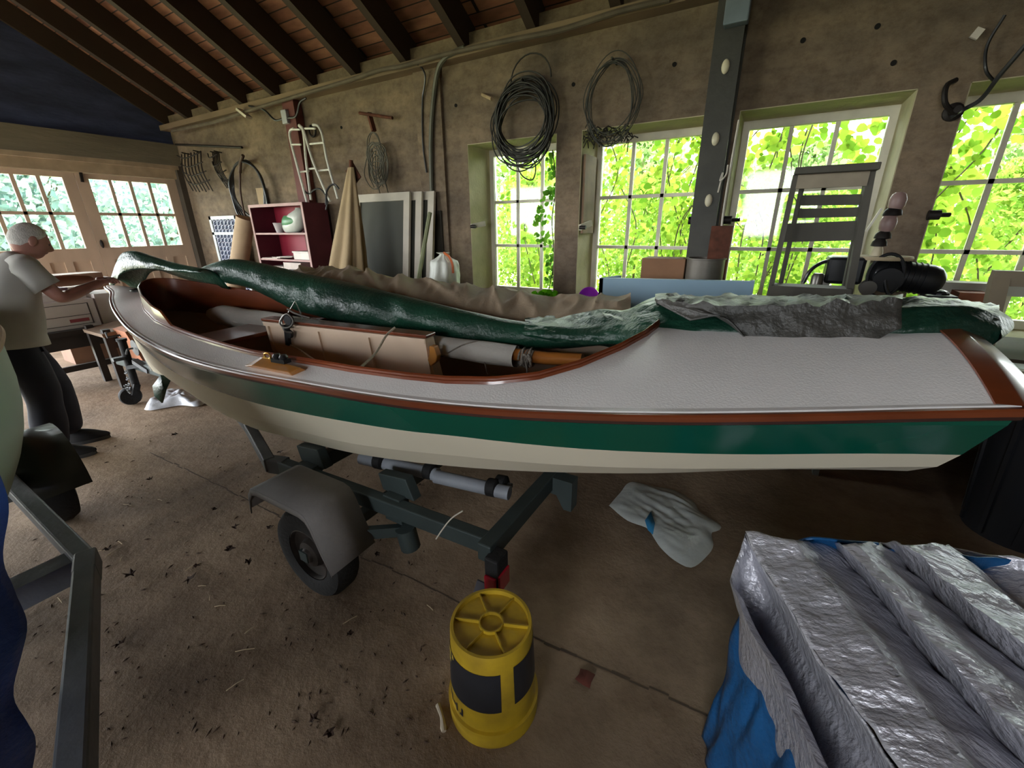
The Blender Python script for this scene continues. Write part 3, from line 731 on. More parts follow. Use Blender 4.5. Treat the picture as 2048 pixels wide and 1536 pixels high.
# brown turned-over flap hanging down the front of the pile
fp = MB()
tp_ = poly_pts([wpv(1310, 603, .02), wpv(1380, 612, .12), wpv(1470, 617, .14), wpv(1560, 617, .14), wpv(1680, 612, .13), wpv(1800, 606, .11)], 40)
lw_ = poly_pts([wpv(1380, 640, .14), wpv(1450, 634, .17), wpv(1512, 691, .185), wpv(1600, 688, .185), wpv(1700, 694, .18), wpv(1800, 655, .16)], 40)
bkf = poly_pts([wpv(1310, 594, -.28), wpv(1380, 598, -.3), wpv(1470, 597, -.3), wpv(1560, 598, -.3), wpv(1680, 598, -.3), wpv(1800, 599, -.3)], 40)
def flap(a, b):
    i = round(a*40); t, l, k = tp_[i], lw_[i], bkf[i]
    if b < .5: q = l+(t-l)*(b*2)+BN*(.012+.010*nz((a*14, b*5, 8)))
    else: q = t+(k-t)*((b-.5)*2)+BN*(.012*(1-(b-.5)*2))+V((0, 0, .012+.022*nz((a*16, b*8, 2))+.008*nz((a*50, b*22, 2))))
    return q
fp.grid(flap, 40, 30); obj('tarp_flap', fp, M_tarpb, tarp, sharp=60, solid=.004)
# corner of the tarp poking up beyond the bow
cn = MB(); NCN = 40
ctop = poly_pts([wpv(*p, -.10) for p in [(224, 560), (231, 531), (243, 508), (262, 503), (288, 511), (330, 524), (370, 533), (404, 539)]], NCN)
cbot = poly_pts([wpv(*p, -.06) for p in [(225, 575), (234, 562), (248, 546), (268, 540), (295, 538), (330, 541), (370, 545), (404, 546)]], NCN)
def corn(a, b):
    i = round(a*NCN); t, l = ctop[i], cbot[i]
    if b < .5: p = l+(t-l)*(b*2)+BN*(.02*math.sin(PI*b*2)+.012*nz((a*9, b*5, 4)))
    else: k = (b-.5)*2; p = t+BN*(-.16*k)+V((0, 0, -.16*k*k+.01*math.sin(PI*k)))
    return p
cn.grid(corn, NCN, 20); obj('tarp_corner', cn, M_tarp, tarp, sharp=70, solid=.004)

# tan canvas over the clutter behind the boat
tn = MB()
TT = [(640, 552), (690, 562), (742, 557), (800, 566), (870, 573), (905, 574), (935, 581), (960, 579), (1008, 574), (1040, 583), (1070, 596), (1112, 604), (1150, 608), (1200, 611), (1260, 616)]
tt = poly_pts([wp(*p, y=2.9) for p in TT], 180)
front_px = [(560, 560), (640, 562), (720, 575), (800, 594), (900, 617), (1000, 638), (1080, 648), (1160, 640), (1260, 632)]
tf_ = poly_pts([wpv(*p, -.40) for p in front_px], 180)
def tanf(a, b):
    i = round(a*180); t = tt[i]; f = tf_[i]-V((0, 0, .05))
    if b < .6:
        k = b/.6; p = f*(1-k)+t*k+V((0, 0, .115*math.sin(PI*k)**.7))
        if k > .5: p.z = min(p.z, t.z+.02*(1-k)+.0)
    else:
        k = (b-.6)/.4; p = V((t.x, t.y+.35*k, t.z-.02*k-.9*k**2))
    w = .085*math.sin(PI*min(1, b/.62)) if b < .6 else .0
    rd_ = 1-2.4*abs(nz((a*11+b*2.2, b*1.6-a*3, 3))); rd2 = 1-2.4*abs(nz((a*21-b*3.4, b*2.6+a*4, 8)))
    return p+V((0, -.5, .6))*(w*(.75*rd_*abs(rd_)+.45*rd2*abs(rd2)-.35))
tn.grid(tanf, 180, 60); tag(obj('canvas_cover', tn, mat('tan_canvas', '#95836c', rough=.85, var=.15, scale=3, bump=.2, bscale=60), sharp=70), 'crumpled tan canvas cover draped behind the green tarp below the windows', 'canvas')

# ================================================================ THE TRAILER
M_gal = mat('dull_grey_steel', '#5f6266', rough=.55, var=.25, scale=5, metal=.35, bump=.1, bscale=30)
M_trl = mat('dark_green_grey_steel', '#3c4646', rough=.55, var=.2, scale=4, metal=.3)
M_rub = mat('black_rubber', '#0f0f11', rough=.75, var=.25, scale=14, bump=.2, bscale=60)
trl = thing('boat_trailer', (-1.6, 1.55, 0), 'small grey steel boat trailer carrying the green and white sailboat', 'trailer')
f = MB(); f.beam((-.72, 1.11, .385), (-2.02, 1.06, .385), .055, .075); obj('side_rail', f, M_trl, trl, smooth=False, bevel=.006)
f = MB(); f.beam((-.72, 2.06, .385), (-2.02, 2.11, .385), .055, .075); obj('side_rail', f, M_trl, trl, smooth=False, bevel=.006)
f = MB(); f.beam((-2.0, 1.07, .385), (-2.10, 1.04, .385), .06, .08); f.beam((-2.08, 1.03, .39), (-2.65, 1.24, .39), .055, .075); f.beam((-2.65, 1.24, .39), (-3.55, 1.52, .37), .055, .075); obj('drawbar_arm', f, M_gal, trl, smooth=False, bevel=.006)
f = MB(); f.beam((-2.0, 2.10, .385), (-3.55, 1.60, .37), .055, .075); obj('drawbar_arm', f, M_gal, trl, smooth=False, bevel=.006)
f = MB(); f.beam((-3.5, 1.56, .36), (-5.35, 1.50, .36), .075, .075); obj('tongue', f, M_trl, trl, smooth=False, bevel=.006)
f = MB(); f.beam((-.75, 1.05, .385), (-.75, 2.12, .385), .06, .08); obj('rear_crossbar', f, M_trl, trl, smooth=False, bevel=.006)
f = MB(); f.beam((-1.93, 1.06, .36), (-1.93, 2.10, .36), .06, .08); obj('front_crossbar', f, M_trl, trl, smooth=False, bevel=.006)
f = MB(); f.beam((-1.53, .80, .215), (-1.53, 2.4, .215), .05, .05); obj('axle', f, M_trl, trl, smooth=False)
f = MB(); f.prism([(-.74, 1.60, .33), (-.70, 1.60, .33), (-.66, 1.60, .26), (-.62, 1.60, .26), (-.62, 1.60, .42), (-.74, 1.60, .42)], (0, .07, 0)); obj('keel_bracket', f, M_trl, trl, smooth=False)
# bolster brackets under the bilges
for (x, y) in ((-1.84, 1.13), (-1.27, 1.15)):
    f = MB(); f.prism([(x-.09, y-.02, .42), (x+.10, y-.02, .42), (x+.06, y-.02, .52), (x-.11, y-.02, .50)], (0, .05, 0)); f.bb((x-.05, y-.06, .30), (x+.05, y+.0, .43)); obj('bolster_bracket', f, M_trl, trl, smooth=False, bevel=.004)
# rollers with their shafts
f = MB(); f.tube([(-1.62, 1.24, .455), (-1.16, 1.285, .475)], .031, 14); f.tube([(-1.16, 1.27, .475), (-.80, 1.33, .47)], .031, 14); obj('roller_bar', f, mat('pale_blue_grey_pipe', '#8d929b', rough=.5, var=.15), trl)
def rollr(c, r=.04, l=.06):
    m = MB().lathe([(r*.6, -l/2), (r, -l/2+.01), (r, l/2-.01), (r*.6, l/2)], c, 18, (1, .12, .04)); return m
for (px, py, z) in ((760, 922, .47), (860, 942, .48), (985, 975, .475), (1003, 968, .475)):
    c = wp(px, py, z=z); r = obj('roller', rollr(c), M_rub, trl)
    obj('bolt', MB().lathe([(.013, 0), (.013, .05)], c-V((0, .0, 0)), 8, (1, .12, .04)), M_gal, r)
# wheels, fenders
def wheel(c, sg):
    cx, cy, cz = c
    w = obj('tyre', MB().lathe([(.125, -.05), (.165, -.06), (.2, -.055), (.213, -.035), (.215, 0), (.213, .035), (.2, .055), (.165, .06), (.125, .05)], c, 40, (0, 1, 0), capb=False, capt=False), M_rub, trl)
    h = MB().lathe([(.128, -.045), (.12, -.05), (.115, -.03), (.07, -.02), (.06, -.045), (.035, -.05), (.03, -.06), (.0, -.06)], c, 32, (0, sg, 0), capb=False, capt=False); h.lathe([(.128, .045), (.1, .02), (0, .02)], c, 24, (0, sg, 0), capb=False, capt=False)
    rim = obj('rim', h, mat('rusty_dark_rim', '#38312d', rough=.6, metal=.4, var=.4, scale=12), w)
    for k in range(4):
        a = PI/4+k*PI/2; obj('lug_nut', MB().lathe([(.009, -.03), (.009, -.045)], (cx+.05*math.cos(a), cy, cz+.05*math.sin(a)), 6, (0, sg, 0)), M_gal, rim)
WC = (-1.52, .865, .216)
wheel(WC, 1); wheel((-1.52, 2.30, .216), -1)
M_fend = mat('dusty_grey_fender', '#6a6664', rough=.7, var=.2, scale=4, bump=.1, bscale=40)
def fender(y0, y1, side):
    prof = [(-1.80, .395), (-1.785, .465), (-1.755, .505), (-1.72, .515), (-1.43, .515), (-1.395, .505), (-1.372, .475), (-1.33, .37), (-1.285, .26)]
    m = MB(); m.add([V((x, y, z)) for y in (y0, y1) for x, z in prof], [(i, i+1, i+10, i+9) for i in range(8)])
    o = obj('fender', m, M_fend, trl, sharp=50, solid=.008)
    s_ = MB(); yy = y0 if side > 0 else y1
    s_.add([V((x, yy, z)) for x, z in prof]+[V((x, yy, max(.25, z-.03))) for x, z in prof], [(i, i+1, i+10, i+9) for i in range(8)]); obj('skirt', s_, M_fend, o, solid=.005)
fender(.765, .985, 1); fender(2.19, 2.41, -1)
f = MB().beam((-1.32, .98, .30), (-1.22, 1.10, .27), .03, .05).tube([(-1.20, 1.09, .30), (-1.19, 1.10, .19)], .045, 14); obj('spring_mount', f, M_trl, trl)
wr = MB().tube(poly_pts([wp(925, 1022, y=1.075), wp(905, 1035, y=1.075), wp(890, 1052, y=1.07), wp(872, 1078, y=1.07)], 12), .003, 6)
obj('wiring', wr, mat('white_wire', '#c9c2b4', rough=.6), trl)
# tail light on the rear corner with a dark number plate panel beneath
f = MB(); f.bb((-.73, 1.02, .25), (-.67, 1.10, .40)); tl_ = obj('light_housing', f, M_rub, trl, smooth=False, bevel=.008)
f = MB().bb((-.725, 1.008, .255), (-.675, 1.022, .325)).bb((-.672, 1.022, .255), (-.662, 1.095, .335)); obj('tail_light', f, mat('red_lens', '#b8142f', rough=.2, coat=.6), tl_, smooth=False, bevel=.004)
f = MB().prism([(-.80, 1.0, .13), (-.68, 1.0, .13), (-.66, 1.04, .25), (-.78, 1.04, .25)], (0, .006, 0)); obj('plate_panel', f, mat('dark_panel', '#35333a', rough=.6), trl, smooth=False)
# jockey wheel on the tongue
J0, J1 = wp(243, 680, x=-5.0), wp(272, 772, x=-5.0)
f = MB().tube([J0, J1], .032, 14).tube([J0+V((0, 0, .012)), J0+V((0, 0, -.01))], .04, 14); jk = obj('jack_post', f, M_rub, trl)
f = MB().tube([J0+V((0, 0, .03)), J0+V((0, -.0, .045)), J0+V((.0, -.09, .045)), J0+V((0, -.09, .09))], .009, 8); obj('crank_handle', f, M_gal, jk)
jw = wp(262, 795, x=-5.0); f = MB().lathe([(.03, -.03), (.075, -.035), (.085, -.02), (.085, .02), (.075, .035), (.03, .03)], (jw.x, jw.y, .087), 26, (1, -.25, 0)); obj('jack_wheel', f, M_rub, trl)
f = MB().beam(J1+V((0, .0, .02)), (jw.x-.04, jw.y+.02, .10), .06, .02).beam(J1+V((0.03, 0, .02)), (jw.x+.045, jw.y+.02, .09), .02, .06); obj('wheel_fork', f, M_rub, trl, smooth=False)
f = MB().beam((-4.45, 1.50, .39), (-4.42, 1.50, .80), .05, .05).beam((-4.6, 1.5, .44), (-4.42, 1.5, .70), .03, .04); obj('winch_post', f, M_trl, trl, smooth=False)
f = MB().lathe([(.07, -.05), (.07, -.045), (.03, -.045), (.03, .045), (.07, .045), (.07, .05)], (-4.60, 1.46, .60), 16, (0, 1, 0)).tube([(-4.6, 1.4, .6), (-4.6, 1.36, .6), (-4.66, 1.36, .55)], .008, 6); obj('winch', f, M_gal, trl)
f = MB().lathe([(.0, -.05), (.045, -.05), (.03, 0), (.045, .05), (0, .05)], (-4.44, 1.5, .83), 14, (0, 1, 0)); obj('bow_roller', f, M_rub, trl)
ch = MB()
for k in range(16):
    c = V((-4.95+.05*k*.7, 1.40-.012*k, .33-.11*math.sin(PI*k/15)+.02*(k % 2))); ch.tube([c+V((.018*math.cos(t), .008*math.sin(t)*(1 if k % 2 else 0), .012*math.sin(t)*(0.3 if k % 2 else 1))) for t in [j*PI/4 for j in range(8)]], .004, 5, close=True)
obj('safety_chain', ch, M_gal, trl)
f = MB().beam(wp(225, 720, x=-5.0), wp(248, 716, x=-5.0), .05, .03).beam(wp(270, 722, x=-4.9), wp(300, 742, x=-4.7), .05, .04).beam(wp(255, 735, x=-4.95), wp(300, 728, x=-4.8), .03, .03); obj('hitch_coupler', f, M_gal, trl, smooth=False)
# green rag hanging from the tongue
rg = MB(); rg0 = [wp(*p, x=-4.05) for p in [(318, 752), (343, 752), (330, 775), (308, 770), (312, 790), (326, 800)]]
rg.add([wp(322, 750, x=-4.05), wp(345, 752, x=-4.0), wp(333, 778, x=-4.0), wp(325, 806, x=-4.05), wp(310, 792, x=-4.1), wp(306, 772, x=-4.12), wp(326, 772, x=-4.02)], [(0, 1, 6), (1, 2, 6), (2, 3, 6), (3, 4, 6), (4, 5, 6), (5, 0, 6)])
tag(obj('rag', rg, M_tarp, solid=.012, sharp=20), 'small dark green rag hanging below the bow from the trailer tongue', 'rag')

# ================================================================ FOREGROUND
# yellow bucket standing upside down
M_yel = mat('dirty_yellow_plastic', '#cfac28', rough=.45, var=.12, scale=7, col2='#9c8026', bump=.06, bscale=30)
M_lab = mat('black_label', '#22242a', rough=.45, var=.15, scale=12)
bc = V((-.575, .83, 0)); H_ = .37
bk = thing('bucket', bc, 'dirty yellow plastic bucket with black label standing upside down on floor', 'bucket')
def br(z): return .147-.016*z/H_
m = MB(); m.lathe([(.143, .0), (.151, .0), (.152, .012), (.147, .02), (.147, .055), (.153, .058), (.153, .066), (br(.07), .068), (br(.2), .2), (br(.33), .33), (.131, H_-.006), (.129, H_), (.120, H_), (.118, H_-.016), (.0, H_-.018)], bc, 64, capb=True, capt=False); obj('body', m, M_yel, bk, sharp=40)
m = MB(); ring_ = [(.035, H_-.016), (.035, H_-.004), (.0395, H_-.004), (.0395, H_-.016)]; m.lathe(ring_+[ring_[0]], bc, 32, capb=False, capt=False)
for k in range(6):
    a = math.radians(22+60*k); d = V((math.cos(a), math.sin(a), 0)); m.beam(bc+d*.038+V((0, 0, H_-.011)), bc+d*.12+V((0, 0, H_-.011)), .004, .012)
obj('base_rib', m, M_yel, bk, smooth=False)
def label(az0, az1, z0, z1, off, name, mt):
    m = MB(); m.grid(lambda a, b: bc+V((math.cos(math.radians(az0+(az1-az0)*a)), math.sin(math.radians(az0+(az1-az0)*a)), 0))*(br(z0+(z1-z0)*b)+off)+V((0, 0, z0+(z1-z0)*b)), 24, 4); return obj(name, m, mt, bk, sharp=60)
camaz = math.degrees(math.atan2(-.83, .575))  # towards the camera
label(camaz-100, camaz+9, .15, .305, .0012, 'label', M_lab)
label(camaz+27, camaz+110, .16, .315, .0012, 'label', M_lab)
label(camaz+110, camaz+200, .14, .30, .0012, 'label', M_lab)
lt = mat('label_yellow_print', '#cbb042', rough=.5)
for (a, z, w, h) in ((-84, .282, 12, .022), (-68, .286, 5, .016), (-80, .256, 8, .016)): label(camaz+a, camaz+a+w, z, z+h, .0018, 'label_print', lt)
for (a, z, w, h) in ((-80, .095, 4, .03), (-72, .09, 3, .035), (-66, .10, 7, .008), (-58, .085, 3, .034), (-50, .088, 6, .008), (-47, .09, 3, .03)): label(camaz+a, camaz+a+w, z, z+h, .0014, 'label_print', M_lab)
# short white stick beside the bucket
a, b = wp(876, 1410, z=.008), wp(888, 1463, z=.008)
tag(obj('stick', MB().tube(poly_pts([a, (a+b)/2+V((.006, .0, .004)), b], 8), [.009, .008, .008, .007, .007, .008, .009, .011, .008], 8), mat('bleached_wood', '#b5a994', rough=.9, var=.2)), 'short bleached stick on the floor beside the yellow bucket', 'stick')
# clear plastic bag on the floor
M_film = plasticfilm('cloudy_plastic_film', '#d5dcda', .6, .2)
def floorsheet(outline, hfun, n=26):
    pts = [wp(*p, z=.012) for p in outline]; c = sum(pts, V())/len(pts); K = len(pts)*4
    per = poly_pts(pts+[pts[0]], K); m = MB()
    def f(a, b):
        p = per[round(a*K) % K]; q = c+(p-c)*b; e = math.sin(PI*min(1, b))**.6 if b < 1 else 0
        q.z = .008+hfun(q, b)*(1-b**4); return q
    m.grid(f, K, n); return m
bagm = floorsheet([(1218, 1010), (1240, 985), (1262, 963), (1310, 972), (1345, 978), (1385, 1000), (1400, 1022), (1418, 1034), (1442, 1050), (1438, 1060), (1424, 1064), (1427, 1090), (1415, 1110), (1382, 1134), (1350, 1120), (1322, 1095), (1305, 1070), (1296, 1056), (1255, 1040)],
                  lambda q, b: .03+.02*nz(q, 5)+.022*abs(nz(q+V((q.y*2, 0, 0)), 8))+.004*nz(q, 30))
pbg = thing('plastic_bag', wp(1340, 1050, z=0), 'crumpled clear plastic bag with blue print lying on floor below the boat', 'bag')
obj('film', bagm, M_film, pbg, sharp=80)
bpm = MB(); ps_ = [wp(*p, z=.055) for p in [(1290, 1040), (1302, 1022), (1310, 1045), (1306, 1068), (1296, 1058)]]
for q in ps_: q.z = .05+.004*nz(q, 20)
bpm.add(ps_, [(0, 1, 2, 3, 4)]); obj('blue_print', bpm, mat('bag_blue_print', '#2f7fb0', rough=.4), pbg, solid=.002)
bagm = floorsheet([(288, 818), (300, 800), (325, 785), (345, 781), (375, 782), (395, 795), (410, 806), (395, 812), (360, 810), (330, 815), (300, 820)], lambda q, b: .06+.05*nz(q, 8)+.05*abs(nz(q, 14)))
tag(obj('plastic_sheet', bagm, mat('white_plastic', '#dfe2ea', rough=.3, bump=.3, bscale=20), sharp=80), 'crumpled white plastic sheet on the floor under the bow', 'sheet')

# silver tarp over a low blue-tarped pile, bottom right
M_silver = mat('silver_tarpaulin', '#c6c6d0', rough=.26, var=.16, scale=3, bump=.6, bscale=42, metal=.4, stretch=(1, 1.8, 1))
M_blue = mat('blue_tarpaulin', '#1d5a92', rough=.32, var=.25, scale=4, bump=.45, bscale=30)
ZT = .74
E0 = [(1490, 1066), (1500, 1090), (1530, 1140), (1575, 1210), (1625, 1300), (1690, 1390), (1760, 1490), (1830, 1590), (1900, 1700)]      # near crest of the left fold
E1 = [(1660, 1085), (1700, 1130), (1760, 1200), (1840, 1300), (1930, 1400), (2010, 1490), (2090, 1580), (2170, 1680), (2250, 1800)]      # second groove
E2 = [(1762, 1083), (1790, 1110), (1850, 1170), (1950, 1260), (2060, 1350), (2170, 1450), (2280, 1540), (2390, 1650), (2500, 1750)]
E3 = [(1880, 1092), (1930, 1125), (2010, 1200), (2100, 1270), (2220, 1350), (2350, 1440), (2480, 1530), (2600, 1640), (2700, 1750)]
E4 = [(2060, 1120), (2120, 1150), (2200, 1210), (2300, 1280), (2420, 1360), (2540, 1440), (2660, 1530), (2780, 1640), (2900, 1740)]
def crest(E, dz): return poly_pts([wp(*p, z=ZT+dz-.012*i) for i, p in enumerate(E)], 50)
stt = thing('silver_tarp', (.75, .8, .1), 'silver grey tarpaulin folded over a covered pile in the near right corner', 'tarp')
rows = [crest(E0, .0), crest([(a_[0]*.42+b_[0]*.58, a_[1]*.42+b_[1]*.58) for a_, b_ in zip(E0, E1)], .035), crest(E1, -.045), crest([(a_[0]*.75+b_[0]*.25, a_[1]*.75+b_[1]*.25) for a_, b_ in zip(E1, E2)], .045), crest([(a_[0]*.5+b_[0]*.5, a_[1]*.5+b_[1]*.5) for a_, b_ in zip(E1, E2)], .05), crest(E2, -.03), crest([(a_[0]*.6+b_[0]*.4, a_[1]*.6+b_[1]*.4) for a_, b_ in zip(E2, E3)], .04), crest(E3, .02), crest([(a_[0]*.9+b_[0]*.1, a_[1]*.9+b_[1]*.1) for a_, b_ in zip(E3, E4)], -.045), crest(E4, 0)]
sm = MB(); NR = len(rows)-1
def silv(a, b):
    i = round(a*50); x = b*NR; k = min(int(x), NR-1); t = x-k; t = t*t*(3-2*t) if k in (1, 4) else t
    p = rows[k][i]*(1-t)+rows[k+1][i]*t
    return p+V((0, 0, .012*nz(p, 7)+.010*nz((p.x*9+p.y*4, p.y*22-p.x*10, 0), 1)+.004*nz(p, 45)))
sm.grid(silv, 50, 90); obj('tarp_top', sm, M_silver, stt, sharp=70, solid=.004)
# left fold hanging down with a dark hollow
lf = MB(); L0 = rows[0]
Lo = poly_pts([wp(*p, z=.66-.012*i) for i, p in enumerate([(1462, 1160), (1480, 1215), (1515, 1280), (1550, 1345), (1590, 1430), (1640, 1536), (1700, 1660)])], 50)
def lfold(a, b):
    i = round(a*50); e = min(1, a*6+.02); l0, lo = L0[i], Lo[i]
    K_ = [l0, l0+V((.035*e, .01*e, -.10*e)), l0*.55+lo*.45+V((.02*e, 0, -.30*e)), lo+V((.045*e, .0, -.14*e)), lo+V((.022*e, .0, -.012*e)), lo, lo+V((.015, 0, -.05)), lo+V((.07, .02, -.20))]
    x = b*7; k = min(int(x), 6); t = x-k; p = K_[k]*(1-t)+K_[k+1]*t
    return p+V((.006*nz((p.x*6, p.y*16, p.z*8)), .006*nz((p.y*20, p.z*14, 4)), .006*nz(p, 18)))
lf.grid(lfold, 50, 42); obj('tarp_side_fold', lf, M_silver, stt, sharp=70, solid=.004)
bl_ = MB()
LB0 = Lo; 
def bside(a, b):
    i = round(a*50); p = Lo[i]+V((.045, .02, -.10)); q = V((p.x-.0+.02*a, p.y, 0)); q.x += -.03+.02*nz((a*8, 0, 0)); r_ = p*(1-b)+q*b
    return r_+V((.02*nz((a*9, b*3, 2)), .012*nz((a*14, b*6, 5)), 0))
bl_.grid(bside, 50, 24)
def bback(a, b):
    p = rows[-1][0]*a+(L0[0]+V((.05, .03, -.02)))*(1-a); p = p+V((0, .02, -.015)); q = V((p.x, p.y+.02, 0)); return p*(1-b)+q*b+V((0, .02*nz((a*9, b*4, 7)), 0))
bl_.grid(bback, 30, 16)
def under(p): return p+V((0, 0, -.03))
def bright_(a, b):
    p = under(rows[-1][round(a*50)]); q = V((p.x+.03, p.y, 0)); return p*(1-b)+q*b+V((.02*nz((a*7, b*4, 3)), .02*nz((a*9, b*4, 7)), 0))
bl_.grid(bright_, 50, 16)
def bfront(a, b):
    x = a*NR; k = min(int(x), NR-1); t = x-k; p = under(rows[k][50]*(1-t)+rows[k+1][50]*t); q = V((p.x, p.y-.03, 0)); return p*(1-b)+q*b+V((.02*nz((a*7, b*4, 3)), .02*nz((a*9, b*4, 7)), 0))
bl_.grid(bfront, 40, 16)
tag(obj('blue_tarp', bl_, M_blue, sharp=70, solid=.004), 'blue plastic tarp hanging to the floor beneath the silver tarp', 'tarp')
bl2 = MB(); e = [wp(1600, 1078, z=ZT+.0), wp(1625, 1071, z=ZT+.02), wp(1700, 1078, z=ZT+.02), wp(1760, 1082, z=ZT+.01)]; 
bl2.grid(lambda a, b: poly_pts(e, 12)[round(a*12)]+V((.0, .05*b, -.10*b*b-.01)), 12, 4); 
tag(obj('blue_tarp_edge', bl2, M_blue, solid=.006), 'edge of blue tarp showing behind the far border of the silver tarp', 'tarp')

# left edge: second trailer with a mint green dinghy and a blue tarp
t2 = thing('second_trailer', (-2.6, -.2, 0), 'grey steel boat trailer at the left edge under the mint green dinghy', 'trailer')
M_g2 = mat('grey_frame_tube', '#70747a', rough=.5, var=.2, scale=6, metal=.3, bump=.1)
m = MB(); m.beam((-3.6, .30, .40), (-1.99, .275, .40), .06, .075); obj('side_rail', m, M_g2, t2, smooth=False, bevel=.008)
m = MB(); m.beam((-2.02, .285, .40), (-1.90, .245, .40), .064, .08); q_ = wp(152, 1536, z=.40); q0_ = V((-1.93, .255, .40)); E2_ = q0_+(q_-q0_)*1.45; m.beam(q0_, E2_, .06, .08); obj('drawbar_arm', m, M_g2, t2, smooth=False, bevel=.008)
m = MB(); m.beam((-3.6, -.95, .40), (-1.99, -.95, .40), .06, .075); obj('side_rail', m, M_g2, t2, smooth=False)
m = MB(); m.beam((-2.02, -.93, .40), E2_+V((0, -.03, 0)), .06, .08); obj('drawbar_arm', m, M_g2, t2, smooth=False)
m = MB(); m.beam(E2_+V((-.05, -.02, 0)), E2_+V((.75, -.12, 0)), .07, .08); obj('tongue', m, M_g2, t2, smooth=False)
m = MB(); m.beam((-2.08, .26, .36), (-2.08, -.95, .36), .09, .09); obj('crossbar', m, M_g2, t2, smooth=False)
m = MB(); J_ = E2_+V((.5, -.16, -.40)); m.tube([J_+V((0, 0, .50)), J_+V((0, 0, .05))], .025, 10).lathe([(.05, -.02), (.05, .02)], J_+V((0, 0, .05)), 14, (0, 1, 0)); obj('jack_wheel', m, M_rub, t2)
for y, sg in ((.43, 1), (-1.1, -1)):
    c = (-3.27, y, .235)
    w2 = obj('tyre', MB().lathe([(.13, -.06), (.18, -.07), (.22, -.06), (.235, -.03), (.235, .03), (.22, .06), (.18, .07), (.13, .06)], c, 36, (0, 1, 0), capb=False, capt=False), M_rub, t2)
    obj('rim', MB().lathe([(.13, -.04), (.1, -.02), (.05, -.03), (0, -.04)], c, 24, (0, -1, 0), capb=False, capt=False).lathe([(.13, .04), (.1, .02), (.05, .03), (0, .04)], c, 24, (0, -1, 0), capb=False, capt=False), M_g2, w2)
    fr = MB(); 
    pr = [(c[0]+.31*math.cos(math.radians(d)), c[2]+.31*math.sin(math.radians(d))) for d in range(8, 176, 12)]
    fr.add([V((x, yy, z)) for yy in (y-.12, y+.12) for x, z in pr], [(i, i+1, i+1+len(pr), i+len(pr)) for i in range(len(pr)-1)]); obj('fender', fr, mat('dark_fender', '#343a38', rough=.45, coat=.2, var=.2), t2, sharp=50, solid=.008)
m = MB(); m.beam((-3.27, -1.2, .235), (-3.27, .5, .235), .05, .05); obj('axle', m, M_g2, t2)
m = MB(); m.lathe([(0, -.05), (.03, -.05), (.035, 0), (.03, .05), (0, .05)], wp(10, 830, d=3.2), 14, (1, 0, 0)); obj('roller', m, mat('grey_roller', '#7b7d84', rough=.6), t2)
dg = thing('dinghy', (-3.2, -.15, .45), 'mint green dinghy hull with wooden gunwale at the left edge', 'boat')
DX = [-4.9, -4.4, -3.8, -3.2, -2.6, -2.1, -1.7, -1.45]; DW = [.42, .52, .60, .62, .52, .35, .16, .02]
g0 = wp(14, 652, d=3.2); Zg = g0.z
def dhull(a, b):
    x = -4.9+3.45*a; w = spl(x, DX, DW); th = PI*b; k = math.cos(th)
    zz = Zg-(Zg-.47)*(abs(math.sin(th))**.55); flare = .93+.07*math.sin(th)**.5 if 0 < b < 1 else .93
    return V((x, -.14+w*k*(1.0 if abs(k) < .9 else 1), zz))
m = MB(); m.grid(dhull, 40, 28); obj('hull', m, mat('mint_green_paint', '#9fb8a4', rough=.45, var=.05, scale=2), dg, sharp=60)
m = MB(); m.add([V((-4.9, -.14+.42*math.cos(PI*i/16), Zg-(Zg-.47)*math.sin(PI*i/16)**.55)) for i in range(17)], [tuple(range(17))]); obj('transom', m, mat('mint_green_paint', '#9fb8a4'), dg)
gm_ = MB()
for s_ in (1, -1):
    gm_.tube([V((x, -.14+s_*spl(x, DX, DW), Zg+.012)) for x in [-4.9+3.45*i/40 for i in range(41)]], .02, 8)
obj('gunwale', gm_, mat('pale_wood_gunwale', '#b08f70', rough=.5, var=.2), dg)
bt2 = MB(); BE = [(-14, 900), (2, 960), (14, 1040), (24, 1130), (36, 1260), (46, 1380), (54, 1480), (60, 1560)]
be = poly_pts([wp(*p, d=1.56) for p in BE], 40)
def lt_(a, b):
    p = be[round(a*40)]; q = p+V((.35, -.75, .08*(1-a)))*b; q.z = max(.004, q.z)
    return q+V((.02*nz((a*7, b*5, 2)), .03*nz((a*5, b*9, 6)), 0))*(0 if b == 0 and a > .98 else 1)
bt2.grid(lt_, 40, 24)
bt2.grid(lambda a, b: be[0]+(V((.35, -.75, .08)))*a+V((-1.0, .0, .16*math.sin(b*PI/2)))*b+V((0, .04*b, 0)), 24, 20)
tag(obj('blue_cover', bt2, mat('blue_tarpaulin_deep', '#3a5cb4', rough=.32, var=.25, scale=4, bump=.45, bscale=30), sharp=70, solid=.004), 'deep blue tarp hanging down at the left edge over the dinghy bow', 'tarp')

